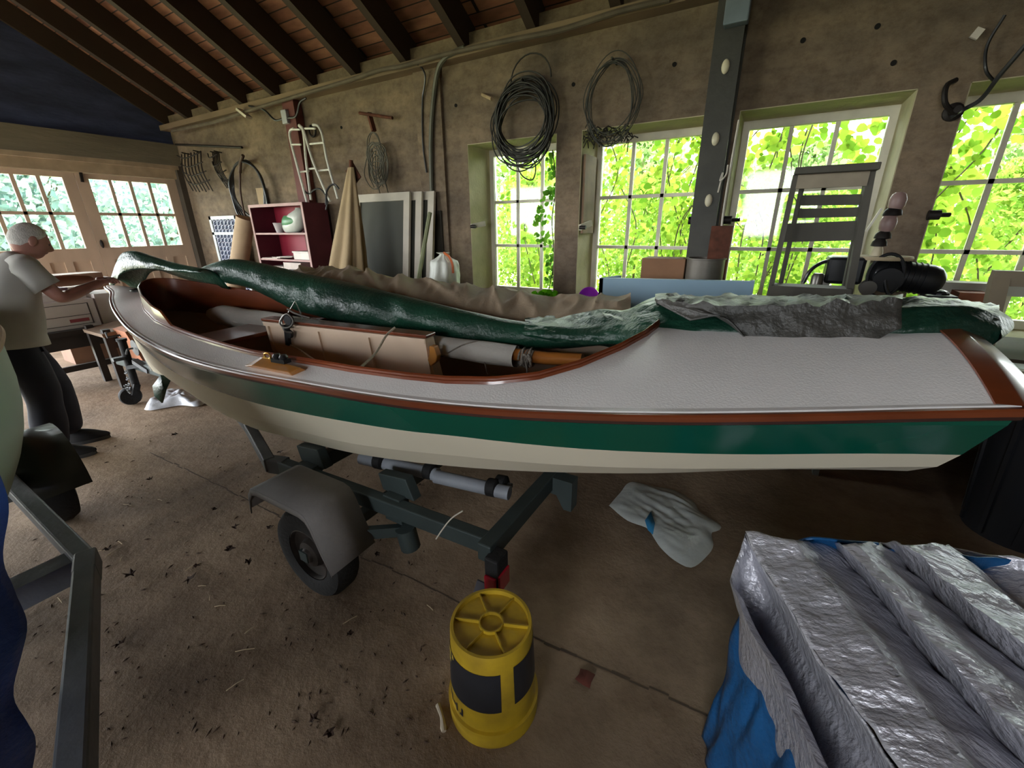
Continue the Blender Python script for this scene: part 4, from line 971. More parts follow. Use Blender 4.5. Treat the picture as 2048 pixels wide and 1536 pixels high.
# straw, leaves and crumbs on the floor
M_straw = mat('pale_straw', '#bda98a', rough=.9, var=.2)
M_leaf = mat('dead_leaf', '#3d2c22', rough=.95, var=.3)
straws = [(404, 1172, 40), (420, 1195, 140), (440, 1212, 35), (200, 1102, 60), (240, 1085, 20), (243, 1118, 160), (225, 1105, 110), (180, 1430, 30), (560, 930, 150), (262, 847, 150), (330, 905, 20), (500, 1260, 70), (372, 1085, 130), (385, 1133, 100), (470, 1370, 90), (540, 1052, 10), (350, 855, 20), (300, 885, 150), (140, 1090, 140), (610, 945, 20), (860, 1215, 170), (700, 1240, 60), (120, 1200, 10), (490, 1300, 40), (320, 1000, 0), (560, 980, 60), (255, 1010, 20), (190, 1240, 100)]
for i, (px, py, ang) in enumerate(straws):
    c = wp(px, py, z=.004); a = math.radians(ang+rnd.uniform(-20, 20)); L_ = rnd.uniform(.014, .038); d = V((math.cos(a), math.sin(a), 0))*L_
    o = obj('straw', MB().tube([c-d, c+V((0, 0, .003)), c+d], 0.0018, 5), M_straw); tag(o, 'thin piece of pale straw lying on the dirty floor', 'straw', 'straw bits on the floor')
leaves = [(460, 1100), (498, 1125), (395, 1133), (540, 1055), (470, 1055), (262, 1150), (660, 1470), (628, 1440), (560, 905), (700, 1270), (215, 1100), (380, 1160), (300, 960), (240, 1290), (640, 990), (350, 870), (430, 1020), (820, 1105), (130, 1125), (755, 1110)]
for i, (px, py) in enumerate(leaves):
    c = wp(px, py, z=.006); a0_ = rnd.uniform(0, 6.28); r_ = rnd.uniform(.014, .03); m = MB(); n = 10
    m.add([c+V((0, 0, .006))]+[c+V((math.cos(a0_+2*PI*k/n), math.sin(a0_+2*PI*k/n), 0))*(r_*(1 if k % 2 else .55)*rnd.uniform(.7, 1.2))+V((0, 0, rnd.uniform(0, .018))) for k in range(n)], [(0, 1+k, 1+(k+1) % n) for k in range(n)])
    tag(obj('dead_leaf', m, M_leaf, solid=.002, smooth=False), 'curled dark brown dead leaf lying on the dusty floor', 'leaf', 'dead leaves on the floor')
c = wp(1170, 1358, z=.004); m = MB(); m.add([c+V((0, 0, .005))]+[c+V((math.cos(k*.785), math.sin(k*.785), 0))*(.04*(1 if k % 2 else .6))+V((0, 0, .008*(k % 3))) for k in range(8)], [(0, 1+k, 1+(k+1) % 8) for k in range(8)])
tag(obj('dead_leaf', m, mat('red_leaf', '#6b3a30', rough=.95), solid=.002), 'reddish curled leaf alone on the floor right of the bucket', 'leaf')
cr = MB()
for i in range(420):
    px, py = rnd.uniform(60, 900), rnd.uniform(850, 1500); c = wp(px, py, z=.002); s_ = rnd.uniform(.003, .009); a = rnd.uniform(0, 6.28)
    d = V((math.cos(a), math.sin(a), 0))*s_*rnd.uniform(.6, 2.2); e_ = V((-d.y, d.x, 0)).normalized()*s_*.6
    cr.add([c-d, c+e_, c+d, c-e_, c+V((0, 0, s_*.6))], [(0, 1, 4), (1, 2, 4), (2, 3, 4), (3, 0, 4)])
tag(obj('floor_crumbs', cr, mat('crumb_brown', '#4a3a2e', rough=1, var=.4, scale=3), smooth=False), 'scattered dirt crumbs and bark bits on the floor', 'debris', kind='stuff')

# ================================================================ THINGS ON AND ALONG THE WINDOW WALL
M_steel = mat('dull_steel', '#77746e', rough=.35, metal=.8)
M_black = mat('black_hose', '#191a1c', rough=.45, var=.2, coat=.2)
M_wire = mat('dark_wire', '#2b2a24', rough=.6, var=.3, metal=.3)
M_rust = mat('rusty_iron', '#5e3626', rough=.85, var=.35, scale=14, metal=.3)
# iron bar and hanging wire racks in the corner
b = MB().tube([wp(352, 289, y=3.86), wp(484, 295, y=3.9)], .016, 8); tag(obj('iron_bar', b, M_iron), 'thin dark iron bar fixed horizontally high on the wall near the corner', 'bar')
def rack(x0, px0, py0, px1, py1, nx, nzb, lean, label):
    a = wp(px0, py0, y=3.88); c = wp(px1, py1, y=3.9); m = MB()
    for i in range(nx+1):
        t = i/nx; x = a.x+(c.x-a.x)*t; top = a.z-.02*nz((i, x0, 1)); bot = c.z-.10-.08*abs(nz((i*3.1, x0, 2)))
        m.tube(poly_pts([V((x, 3.93, top)), V((x+lean*.5+.02*nz((i, 2, x0)), 3.86, (top+bot)/2)), V((x+lean, 3.91, bot))], 8), .009, 5)
    for j in range(nzb+1):
        z = a.z+(c.z-a.z)*(j+.3)/(nzb+.5); m.tube(poly_pts([V((a.x+lean*j/nzb-.04, 3.88, z+.02)), V(((a.x+c.x)/2+lean*j/nzb, 3.83, z-.05)), V((c.x+lean*j/nzb+.04, 3.88, z))], 8), .009, 5)
    for t in (.2, .8): x = a.x+(c.x-a.x)*t; m.tube([V((x, 3.992, a.z)), V((x, 3.88, a.z+.01))], .009, 6)
    return tag(obj('wire_rack', m, M_iron, sharp=60), label, 'rack')
rack(1, 356, 308, 412, 365, 6, 3, .12, 'tangled black iron rack hanging beneath the iron bar by the corner')
rack(2, 418, 305, 446, 362, 4, 3, .22, 'narrow dark wire rack hanging beside the tangled iron rack')
# black hose coil over a pipe
hc = wp(497, 378, y=3.88); m = MB()
for k in range(5):
    r1, r2 = .40+.015*k, .37+.012*k; m.tube([hc+V((r1*.95*math.cos(t)+.01*k, -.012*k+.01*math.sin(5*t+k), r2*math.sin(t)*1.0-.02*k)) for t in [j*2*PI/48 for j in range(48)]], .012, 7, close=True)
tag(obj('hose', m, M_black), 'coil of black hose hanging on the wall left of the maroon bookcase', 'hose')
m = MB().tube([wp(486, 311, y=3.80), wp(481, 325, y=3.82), wp(480, 345, y=3.83)], .022, 10).tube(poly_pts([wp(480, 345, y=3.83), wp(481, 385, y=3.8), wp(489, 428, y=3.78), wp(497, 450, y=3.75)], 16), .014, 8)
tag(obj('pipe', m, mat('copper_brown_pipe', '#4d3a30', rough=.5, metal=.4)), 'thin brown pipe standing upright through the black hose coil', 'pipe')
# boards leaning behind
m = MB().bb((-6.55, 3.93, 1.1), (-6.38, 3.96, 2.10)); tag(obj('board', m, mat('plain_board', '#a08a6c', rough=.8, var=.2, stretch=(1, 1, .2)), smooth=False), 'plain wooden board leaning on the wall inside the hose coil', 'board')
# lattice panel
lp0, lp1 = wp(419, 433, y=3.86), wp(474, 430, y=3.86); x0, x1, zt_ = lp0.x, lp1.x, lp0.z
m = MB(); zb = .0; m.bb((x0, 3.84, zb), (x0+.06, 3.88, zt_)); m.bb((x1-.06, 3.84, zb), (x1, 3.88, zt_)); m.bb((x0, 3.84, zt_-.05), (x1, 3.88, zt_)); m.bb((x0, 3.84, 1.47), (x1, 3.88, 1.51))
lt = thing('lattice_panel', ((x0+x1)/2, 3.86, zb), 'white framed panel with blue and white lattice leaning by the corner', 'panel')
obj('frame', m, mat('white_plastic_frame', '#cfd6d8', rough=.5), lt, smooth=False)
m = MB().bb((x0+.06, 3.865, zb), (x1-.06, 3.87, zt_-.05)); obj('back_sheet', m, mat('dark_blue_sheet', '#25304e', rough=.6), lt, smooth=False)
m = MB(); n = 7
for i in range(n):
    for j in range(26):
        cx, cz = x0+.09+(x1-x0-.18)*i/(n-1), zb+.06+(zt_-.14-zb)*j/25; s_ = .052
        m.beam((cx-s_, 3.858, cz), (cx+.0, 3.858, cz+s_*.55), .006, .024, up=(0, 1, 0)); m.beam((cx, 3.858, cz+s_*.55), (cx+s_, 3.858, cz), .006, .024, up=(0, 1, 0))
        m.beam((cx, 3.858, cz+.01), (cx, 3.858, cz-.03), .02, .006, up=(0, 1, 0))
obj('lattice', m, mat('pale_lilac_lattice', '#c4c8dd', rough=.5), lt, smooth=False)
# rolled mat
a, b = wp(491, 436, y=3.6), wp(478, 530, y=3.5); b.z = .0 if b.z < 0 else b.z
d = (b-a).normalized(); a2 = a; b2 = a+d*(a.z/-d.z)
m = MB().tube([a2, a2*.5+b2*.5, b2+V((0, 0, .004))], [.115, .12, .13], 22); ro_ = tag(obj('rolled_mat', m, mat('beige_mat', '#b79d80', rough=.85, var=.08)), 'tall beige rolled mat standing left of the maroon bookcase', 'mat')
m = MB().tube([wp(503, 425, y=3.55), wp(500, 560, y=3.55)], .02, 4); 
# maroon bookcase
bx0, bx1, bz1, by0, by1 = -6.22, -5.06, 1.83, 3.58, 3.93
M_mar = mat('maroon_paint', '#5d2430', rough=.5, var=.15, scale=4); M_marin = mat('crimson_inside', '#8a1730', rough=.5, var=.08); M_pink = mat('dusty_pink_edge', '#b08c86', rough=.6, var=.1)
bkc = thing('bookcase', ((bx0+bx1)/2, 3.75, 0), 'maroon open bookcase with dusty contents standing against the wall', 'bookcase')
obj('side_panel', MB().bb((bx1-.03, by0+.004, 0), (bx1, by1, bz1)), M_mar, bkc, smooth=False); obj('side_panel', MB().bb((bx0, by0+.004, 0), (bx0+.03, by1, bz1)), M_mar, bkc, smooth=False)
obj('top_panel', MB().bb((bx0, by0+.004, bz1), (bx1, by1, bz1+.025)), M_mar, bkc, smooth=False); obj('back_panel', MB().bb((bx0+.03, by1-.015, 0), (bx1-.03, by1, bz1)), M_marin, bkc, smooth=False)
for z in (1.50, 1.165, .80, .42, .05): s_ = obj('shelf', MB().bb((bx0+.03, by0+.02, z-.022), (bx1-.03, by1-.015, z)), M_mar, bkc, smooth=False); obj('shelf_edge', MB().bb((bx0+.03, by0+.002, z-.022), (bx1-.03, by0+.02, z)), M_pink, s_, smooth=False, label='dusty pink front edge')
f = MB().bb((bx0, by0-.004, 0), (bx0+.035, by0+.004, bz1+.025)).bb((bx1-.035, by0-.004, 0), (bx1, by0+.004, bz1+.025)).bb((bx0+.035, by0-.004, bz1-.01), (bx1-.035, by0+.004, bz1+.025)); obj('front_edging', f, M_pink, bkc, smooth=False, label='dusty pink edging')
def rot_z(a): return Matrix.Rotation(a, 3, 'Z')
# contents
c = V((-5.52, 3.72, 1.50)); m = MB()
def bagf(a, b):
    th = 2*PI*a; ph = PI*b; k = math.sin(ph)**.6; p = V((.21*k*math.cos(th), .11*k*math.sin(th), .14-.145*math.cos(PI-ph)*1))
    p.z = .135*(1-math.cos(ph))*1.0*(1+.18*math.cos(th-.2)); p.x += .10*(p.z/.27)-.02
    return c+V((p.x, p.y, max(.001, p.z-.012)))+V((.012, .01, .0))*nz(p*9)
m.grid(bagf, 28, 18); sb_ = thing('seed_bag', c, 'white and green plastic bag slumped on the top bookcase shelf', 'bag')
obj('sack', m, mat('white_bag_plastic', '#c9cdc4', rough=.35, bump=.2, bscale=20), sb_, sharp=70)
m = MB(); m.grid(lambda a, b: V((c.x+.02-.15+.26*a+.05*b, c.y-.118+.03*(2*a-1)**2+.05*(2*b-1)**2*.6, c.z+.06+.15*b)), 12, 8); obj('green_print', m, mat('bag_green_print', '#4f8a5c', rough=.4), sb_, sharp=70)
m = MB().lathe([(.045, 0), (.07, .12), (.073, .125), (.065, .12), (.042, .01), (0, .01)], (-5.80, 3.70, 1.5), 20, capt=False); tag(obj('plastic_cup', m, mat('cloudy_cup', '#b9aeb0', rough=.4)), 'small cloudy plastic cup beside the slumped bag on the top shelf', 'cup')
m = MB().bb((-5.48, 3.62, 1.165), (-5.16, 3.84, 1.26)).bb((-5.49, 3.61, 1.25), (-5.15, 3.85, 1.27)); tag(obj('tray_box', m, mat('offwhite_box', '#d5cfc6', rough=.6), smooth=False, bevel=.005), 'off white shallow box on the middle bookcase shelf', 'box')
for i, (x, w, z, r) in enumerate(((-5.98, .30, 1.165, .12), (-5.80, .28, 1.177, -.2), (-5.66, .24, 1.189, .3))):
    m = MB().box((x, 3.68, z+.006), (w, .2, .010), rot_z(r)); tag(obj('paper_stack', m, mat('aged_paper%d' % i, ['#cfc6ba', '#bfb2a6', '#d8d2ca'][i], rough=.9), smooth=False), ['flat paper bundle at the left end of the middle bookcase shelf', 'greyish paper bundle overlapping its neighbour on the middle bookcase shelf', 'small pale paper bundle nearest the off white box on the bookcase'][i], 'papers')
m = MB().lathe([(.025, 0), (.025, .14), (.01, .17), (.01, .2)], (-5.12, 3.66, 1.165), 14); tag(obj('bottle', m, mat('pale_bottle', '#bfc9d8', rough=.3)), 'slim pale bottle at the right end of the middle bookcase shelf', 'bottle')
m = MB().bb((-6.1, 3.62, .80), (-5.75, 3.86, 1.06)); tag(obj('carton', m, mat('white_carton', '#cbbfb6', rough=.8), smooth=False), 'plain pale carton on the left of the lower bookcase shelf', 'box')
ct = thing('printed_carton', (-5.5, 3.74, .8), 'white carton with dark printed lines on the lower bookcase shelf', 'box')
obj('carton_body', MB().bb((-5.74, 3.62, .80), (-5.36, 3.86, 1.12)), mat('white_carton', '#cbbfb6'), ct, smooth=False)
for k in range(3): obj('printed_line', MB().bb((-5.62, 3.615, .90+.06*k), (-5.44, 3.62, .915+.06*k)), mat('dark_print', '#47403e'), ct, smooth=False)
# red post with a small junction box, tubular white steel frame
m = MB().bb((-5.55, 3.88, 0), (-5.33, 3.99, 3.05)); po = struct('trim_7', m, mat('dark_red_post', '#5f2e28', rough=.7, var=.25, scale=4), smooth=False)
m = MB().box(wp(571, 234, y=3.86), (.10, .05, .15)); tag(obj('junction_box', m, mat('light_grey_box', '#a9adb2', rough=.5), smooth=False, bevel=.008), 'small light grey junction box on the dark red post', 'box')
m = MB().tube(poly_pts([wp(498, 212, y=3.84), wp(528, 220, y=3.84), wp(550, 240, y=3.85), wp(566, 238, y=3.85)], 20), .012, 6).tube(poly_pts([wp(576, 236, y=3.85), wp(592, 232, y=3.85), wp(600, 205, y=3.86), (wp(612, 196, y=3.88))], 20), .012, 6)
tag(obj('cable', m, M_black), 'black cable looping along the eave to the small junction box', 'cable')
a, b = wp(478, 219, y=3.80), wp(498, 235, y=3.82); m = MB().beam(a, b, .09, .03); tag(obj('batten', m, mat('pale_batten', '#cfc8b8', rough=.6), smooth=False), 'short pale painted board hanging from the eave near the corner', 'board')
M_wt = mat('white_enamel_tube', '#d9d8cf', rough=.3, var=.1, scale=30)
def FP(*p): return [wp(px, py, y=y) for px, py, y in p]
fr = thing('tubular_frame', wp(620, 400, y=3.72), 'white bent tube ladder frame leaning against the dark red post', 'frame')
obj('side_tube', MB().tube(poly_pts(FP((614, 405, 3.66), (598, 345, 3.72), (580, 275, 3.78), (580, 262, 3.79), (588, 257, 3.8)), 30), .015, 8), M_wt, fr)
obj('side_tube', MB().tube(poly_pts(FP((622, 400, 3.70), (612, 320, 3.75), (606, 262, 3.8), (598, 252, 3.82)), 30), .015, 8), M_wt, fr)
obj('side_tube', MB().tube(poly_pts(FP((598, 250, 3.78), (606, 258, 3.78), (625, 320, 3.74), (655, 392, 3.68), (660, 402, 3.66)), 30), .015, 8), M_wt, fr)
obj('side_tube', MB().tube(poly_pts(FP((626, 250, 3.82), (636, 252, 3.8), (644, 268, 3.79), (654, 320, 3.75), (676, 398, 3.7)), 30), .015, 8), M_wt, fr)
for p, q in (((584, 289), (602, 289)), ((599, 344), (618, 342)), ((618, 338), (634, 336)), ((620, 288), (648, 285)), ((632, 342), (660, 339)), ((586, 259), (600, 259)), ((610, 257), (630, 257))): obj('rung', MB().tube([wp(*p, y=3.76), wp(*q, y=3.76)], .011, 8), M_wt, fr)
m = MB().tube(poly_pts(FP((607, 380, 3.7), (618, 388, 3.7), (628, 380, 3.68), (640, 378, 3.68), (650, 388, 3.68), (655, 400, 3.66), (652, 420, 3.64)), 30), .011, 7).tube(poly_pts(FP((652, 410, 3.64), (653, 385, 3.66), (660, 372, 3.68), (670, 369, 3.68), (678, 378, 3.7)), 20), .011, 7)
tag(obj('bent_rod', m, M_black), 'wavy black rod resting across the tubular frame above the bookcase', 'rod')
m = MB().tube([wp(625, 262, y=3.97)+V((.06*math.cos(t), 0, .06*math.sin(t))) for t in [k*PI/10 for k in range(20)]], .012, 7, close=True).tube([V((wp(625, 262, y=3.97).x, 4.0, wp(625, 262, y=3.97).z+.05)), V((wp(625, 262, y=3.97).x, 3.94, wp(625, 262, y=3.97).z+.055))], .008, 6); tag(obj('iron_ring', m, M_iron), 'dark iron ring hanging on the wall behind the tubular frame', 'ring')
# T-shaped hook with a rope tangle
hkt = thing('hanging_hook', wp(745, 235, y=3.9), 'rusty T shaped iron hook fixed to the wall with a rope tangle', 'hook')
m = MB().tube([wp(719, 226, y=3.90), wp(785, 236, y=3.90)], .016, 8); obj('cross_bar', m, M_rust, hkt)
m = MB().beam(wp(738, 226, y=3.93), wp(748, 262, y=3.92), .05, .03); obj('stem', m, M_rust, hkt, smooth=False)
m = MB(); hc = wp(752, 300, y=3.9)
for k in range(13):
    a_ = .10+.05*rnd.random(); h_ = .22+.2*rnd.random(); ox = rnd.uniform(-.06, .06)
    m.tube([hc+V((ox+a_*math.cos(t)+.02*nz((t, k, 1)), -.02+.02*nz((k, t, 3)), -.02-.06*k*.3+h_*.5*math.sin(t))) for t in [j*2*PI/26 for j in range(26)]], .006, 5, close=True)
for k in range(7):
    x = hc.x+rnd.uniform(-.12, .14); m.tube(poly_pts([V((x, 3.9, hc.z)), V((x+.04*nz((k, 1, 1)), 3.86, hc.z-.25)), V((x+.06*nz((k, 2, 5))+.02, 3.9, hc.z-rnd.uniform(.35, .62)))], 12), .006, 5)
tag(obj('rope_tangle', m, mat('dusty_rope', '#5b584e', rough=.9, var=.3)), 'dusty grey rope tangle hanging from the rusty T hook', 'rope')
# closed canvas parasol leaning
c0 = wp(702, 335, y=3.50); cb = V((-4.17, 3.24, 0)); cv = thing('folded_canvas', cb, 'tall beige canvas parasol standing folded beside the maroon bookcase', 'parasol')
m = MB()
def para(a, b):
    p = c0+(cb+V((0, 0, .45))-c0)*b; th = 2*PI*a; r = (.042+.315*b**.9)*(1+.22*math.cos(7*th+1.5*b)*min(1, b*2)+.10*nz((math.cos(th)*2, math.sin(th)*2, b*3), 1))
    return p+V((r*math.cos(th)*1.0, r*.55*math.sin(th), -.06*b*math.cos(2*th)))
m.grid(para, 72, 26); obj('canvas', m, mat('beige_canvas', '#a38d6b', rough=.85, var=.1, scale=3, bump=.15, bscale=50), cv, sharp=80)
m = MB().tube([c0+(c0-cb).normalized()*.07, cb], .02, 10); obj('pole', m, M_rust, cv)
m = MB().beam(c0+V((-.07, .03, -.10)), c0+V((.05, .03, -.02)), .012, .18, up=(.3, 0, 1)); obj('top_cap', m, M_rust, cv, smooth=False)
# three framed screens leaning
M_scr = mat('white_screen_frame', '#bdb5a6', rough=.6, var=.08); M_mesh = mat('grey_screen_mesh', '#4b4c44', rough=.8, var=.05)
for k in range(3):
    xr = -3.50+.13*k; xl = xr-.86; yb, yt = 3.50+.05*k, 3.80+.05*k; zt_ = 1.915; u = V((0, yt-yb, zt_)).normalized(); nn = V((0, u.z, -u.y)); 
    def sp_(x, s, o): return V((x, yb, 0))+u*s+nn*o
    Ls = math.hypot(yt-yb, zt_); w_ = .085; m = MB()
    def bar(xa, xb, sa, sb): m.add([sp_(x, s, o) for o in (0, .032) for x, s in ((xa, sa), (xb, sa), (xb, sb), (xa, sb))], [(3, 2, 1, 0), (4, 5, 6, 7), (0, 1, 5, 4), (1, 2, 6, 5), (2, 3, 7, 6), (3, 0, 4, 7)])
    bar(xl, xl+w_, 0, Ls); bar(xr-w_, xr, 0, Ls); bar(xl+w_, xr-w_, Ls-w_, Ls); bar(xl+w_, xr-w_, 0, .12)
    if k > 0: bar(xl+w_, xr-w_, .9, .98)
    sr_ = thing('screen_panel', V(((xl+xr)/2, yb, 0)), ['front white framed window screen with grey mesh leaning by the parasol', 'white framed screen leaning in the middle of three', 'rearmost white framed screen leaning against the wall'][k], 'screen', 'screens leaning against the wall')
    obj('frame', m, M_scr, sr_, smooth=False)
    g = MB().add([sp_(x, s, .015) for x, s in ((xl+w_, .12), (xr-w_, .12), (xr-w_, Ls-w_), (xl+w_, Ls-w_))], [(0, 1, 2, 3)]); obj('mesh_panel', g, M_mesh, sr_, smooth=False)
a, b = wp(860, 425, y=3.70), wp(836, 565, y=3.46); d = (b-a).normalized(); b = a+d*(a.z/-d.z); m = MB().tube([a, b+V((0, 0, .01))], .022, 6); tag(obj('green_stick', m, mat('pale_green_stick', '#8a8f6c', rough=.7)), 'pale green stick leaning right of the white screens', 'stick')
m = MB().bb((-3.36, 3.94, 0), (-3.20, 3.98, 1.72)); tag(obj('dark_plank', m, mat('dark_plank', '#39342b', rough=.85, var=.2), smooth=False), 'dark plank standing behind the pale green stick', 'plank')
# pilaster with conduit and cables
struct('trim_8', MB().bb((-3.47, 3.965, 0), (-3.13, 4.0, 3.03)), M_conc, smooth=False)
m = MB().tube(poly_pts([wp(930, 95, y=3.83), wp(895, 112, y=3.86), wp(878, 135, y=3.9), wp(868, 190, y=3.94), wp(862, 280, y=3.94), wp(864, 400, y=3.94)], 40), .024, 8); tag(obj('conduit', m, mat('grey_conduit', '#5e5d52', rough=.6, metal=.3)), 'grey conduit running down the wall from the eave', 'pipe')
m = MB().tube(poly_pts([wp(800, 132, y=3.84), wp(835, 128, y=3.86), wp(850, 150, y=3.92), wp(845, 200, y=3.95), wp(846, 290, y=3.95), wp(853, 345, y=3.95)], 40), .010, 6); tag(obj('black_cable', m, M_black), 'thin black cable hanging down the wall left of the grey conduit', 'cable')
m = MB().tube(poly_pts([wp(345, 262, y=3.83), wp(430, 243, y=3.83), wp(520, 214, y=3.82), wp(600, 190, y=3.83), wp(700, 160, y=3.82), wp(760, 140, y=3.84), wp(800, 133, y=3.82), wp(900, 106, y=3.83), wp(1020, 80, y=3.82), wp(1120, 60, y=3.83), wp(1240, 22, y=3.82), wp(1340, -2, y=3.83)], 120), .022, 8); tag(obj('eave_pipe', m, mat('dusty_eave_pipe', '#5d5346', rough=.8, var=.25)), 'dusty wavy pipe running along the eave above the wall', 'pipe')
# wire coils
def coil(cx, cy, rx, rz, n, r, mt, name, label, seed, drop=0):
    c = wp(cx, cy, y=3.93); R_ = random.Random(seed); m = MB()
    for k in range(n):
        a_, b_ = rx*R_.uniform(.78, 1.05), rz*R_.uniform(.74, 1.04); ox, oz = R_.uniform(-.03, .03), R_.uniform(-drop, .02); p_ = R_.uniform(0, 6)
        m.tube([c+V((ox+a_*math.cos(t), -.05*R_.random()*0-.04*abs(math.sin(t+p_))-.006*k*.3, oz+b_*math.sin(t)+.012*math.sin(3*t+p_))) for t in [j*2*PI/44 for j in range(44)]], r, 5, close=True)
    return m, c
m, c = coil(1052, 236, .30, .32, 26, .0065, M_wire, '', '', 3, .12)
m.tube([c+V((.06+.2*math.cos(t), -.03, .27+.2*math.sin(t))) for t in [j*PI/12 for j in range(13)]], .0065, 5)
m.tube(poly_pts([c+V((-.1, -.05, -.3)), c+V((-.02, -.05, -.47)), c+V((.1, -.06, -.52)), c+V((.13, -.05, -.42)), c+V((.08, -.05, -.3))], 24), .006, 5)
m.tube([V((c.x, 3.992, c.z+.27)), V((c.x, 3.84, c.z+.28))], .009, 6)
tag(obj('wire_coil', m, M_wire), 'big dark coil of wire hanging on the wall above the leftmost window', 'coil')
m, c = coil(1224, 203, .225, .31, 9, .004, M_wire, '', '', 11, .05)
m.tube([V((c.x, 3.992, c.z+.27)), V((c.x, 3.86, c.z+.28))], .009, 6)
tag(obj('wire_coil', m, mat('thin_grey_wire', '#3a3a33', rough=.7)), 'thin tangled wire coil hanging on the wall above the second window', 'coil')
m = MB(); R_ = random.Random(5)
for k in range(70):
    p = wp(R_.uniform(1170, 1262), 262+R_.uniform(-8, 22), y=4.0-R_.uniform(.0, .1)); q = p+V((R_.uniform(-.07, .07), R_.uniform(-.05, .05), R_.uniform(-.07, .05))); m.tube([p, (p+q)/2+V((0, -.01, .02)), q], .005, 4)
tag(obj('old_nest', m, mat('dark_twigs', '#2f2b22', rough=.95)), 'dark twiggy nest lodged at the top corner of the second window', 'nest', kind=None)
m = MB().tube([wp(965, 189, y=4.0), wp(984, 198, y=3.86)], .016, 8); tag(obj('wooden_peg', m, mat('plain_board', '#a08a6c')), 'wooden peg sticking out of the wall left of the big wire coil', 'peg')
# window catches: pale wooden bars with dark bolts
for i, (px0, py0, px1, py1, lb) in enumerate(((943, 453, 970, 447, 'pale wooden catch bar across the left side of the leftmost window'), (1160, 455, 1182, 446, 'pale wooden catch bar at the left side of the second window'))):
    a, b = wp(px0, py0, y=3.98), wp(px1, py1, y=4.12); ck = thing('window_catch', a, lb, 'catch'); obj('bar', MB().beam(a, b, .03, .05), M_sash, ck, smooth=False); obj('bolt', MB().lathe([(.018, -.03), (.018, .03)], a+V((.03, -.01, 0)), 10, (1, 0, 0)), M_iron, ck)
for (px, py, lb) in ((1385, 441, 'dark bolt knob left of the steel post at mid window'), (1455, 440, 'dark bolt with pale tip right of the steel post'), (1868, 430, 'dark wooden block catch left of the rightmost window')):
    c = wp(px, py, y=3.95); tag(obj('window_bolt', MB().lathe([(.03, -.03), (.03, .03)], c, 12, (1, 0, 0)).lathe([(.014, .03), (.014, .09)], c, 8, (1, .4, 0)), M_iron), lb, 'bolt')
# brown card in second window, black flower of grime in the third
m = MB().bb((-1.59, 4.02, 1.48), (-1.57, 4.3, 2.15)); tag(obj('card_strip', m, mat('brown_card', '#7f6650', rough=.8, var=.2), smooth=False), 'brown card strip wedged along the left reveal of the second window', 'card')
# steel post between second and third window
pst = thing('steel_post', (-.48, 3.9, 0), 'dark steel post with pale insulator knobs between second and third windows', 'post')
M_post = mat('dark_dusty_steel', '#3f3e38', rough=.6, var=.25, scale=4, metal=.3, bump=.15)
m = MB().bb((-.585, 3.80, 0), (-.40, 3.815, 3.1)).bb((-.585, 3.97, 0), (-.40, 3.985, 3.1)).bb((-.50, 3.815, 0), (-.485, 3.97, 3.1)); obj('column', m, M_post, pst, smooth=False)
for (px, py) in ((1451, 133), (1431, 278), (1417, 401)):
    c = wp(px, py, y=3.795); obj('insulator_knob', MB().ell(c, (.026, .016, .045)), mat('ivory_porcelain', '#c9c0a4', rough=.35), pst)
m = MB().tube(poly_pts([wp(1478, 240, y=3.8), wp(1462, 330, y=3.79), wp(1446, 430, y=3.79), wp(1438, 505, y=3.79)], 20), .008, 6); obj('white_wire', m, mat('white_wire', '#c9c2b4'), pst)
m = MB().tube(poly_pts([wp(1456, 330, y=3.79), wp(1452, 350, y=3.77), wp(1440, 362, y=3.78), wp(1446, 345, y=3.78), wp(1436, 385, y=3.79)], 24), .006, 5); obj('wire_twist', m, mat('white_wire', '#c9c2b4'), pst)
m = MB().box(wp(1476, 16, y=3.76), (.15, .08, .18)); tag(obj('switch_box', m, mat('blue_grey_box', '#6e7a84', rough=.5), smooth=False, bevel=.008), 'blue grey switch box at the top of the steel post', 'box')
# cables and clutter top right
m = MB().tube(poly_pts([wp(2060, 80, y=3.7), wp(2000, 150, y=3.8), wp(1960, 200, y=3.9), wp(1925, 220, y=3.95), wp(1900, 235, y=3.95)], 30), .012, 6).tube(poly_pts([wp(2010, 30, y=3.9), wp(1975, 90, y=3.92), wp(1972, 140, y=3.9), wp(1990, 165, y=3.93)], 24), .008, 6)
tag(obj('loose_cable', m, M_black), 'loose black cables hanging across the top of the rightmost window', 'cable')
m = MB().lathe([(.05, 0), (.05, .02), (.03, .03), (.02, .10), (.0, .10)], V((wp(1905, 225, y=4.0).x, 4.0, wp(1905, 225, y=4.0).z)), 16, (0, -1, 0)).tube(poly_pts([wp(1905, 225, y=3.92), wp(1890, 205, y=3.88), wp(1893, 172, y=3.9), wp(1912, 160, y=3.95)], 12), .014, 8); tag(obj('lamp_bracket', m, M_iron), 'dark iron lamp bracket on the pier left of the rightmost window', 'bracket')
m = MB().box(wp(1954, 67, y=3.97), (.04, .02, .05), Matrix.Rotation(.5, 3, 'Y')); tag(obj('paper_tag', m, mat('aged_paper0', '#cfc6ba'), smooth=False), 'tiny pale paper tag on the wall at the top right', 'tag')
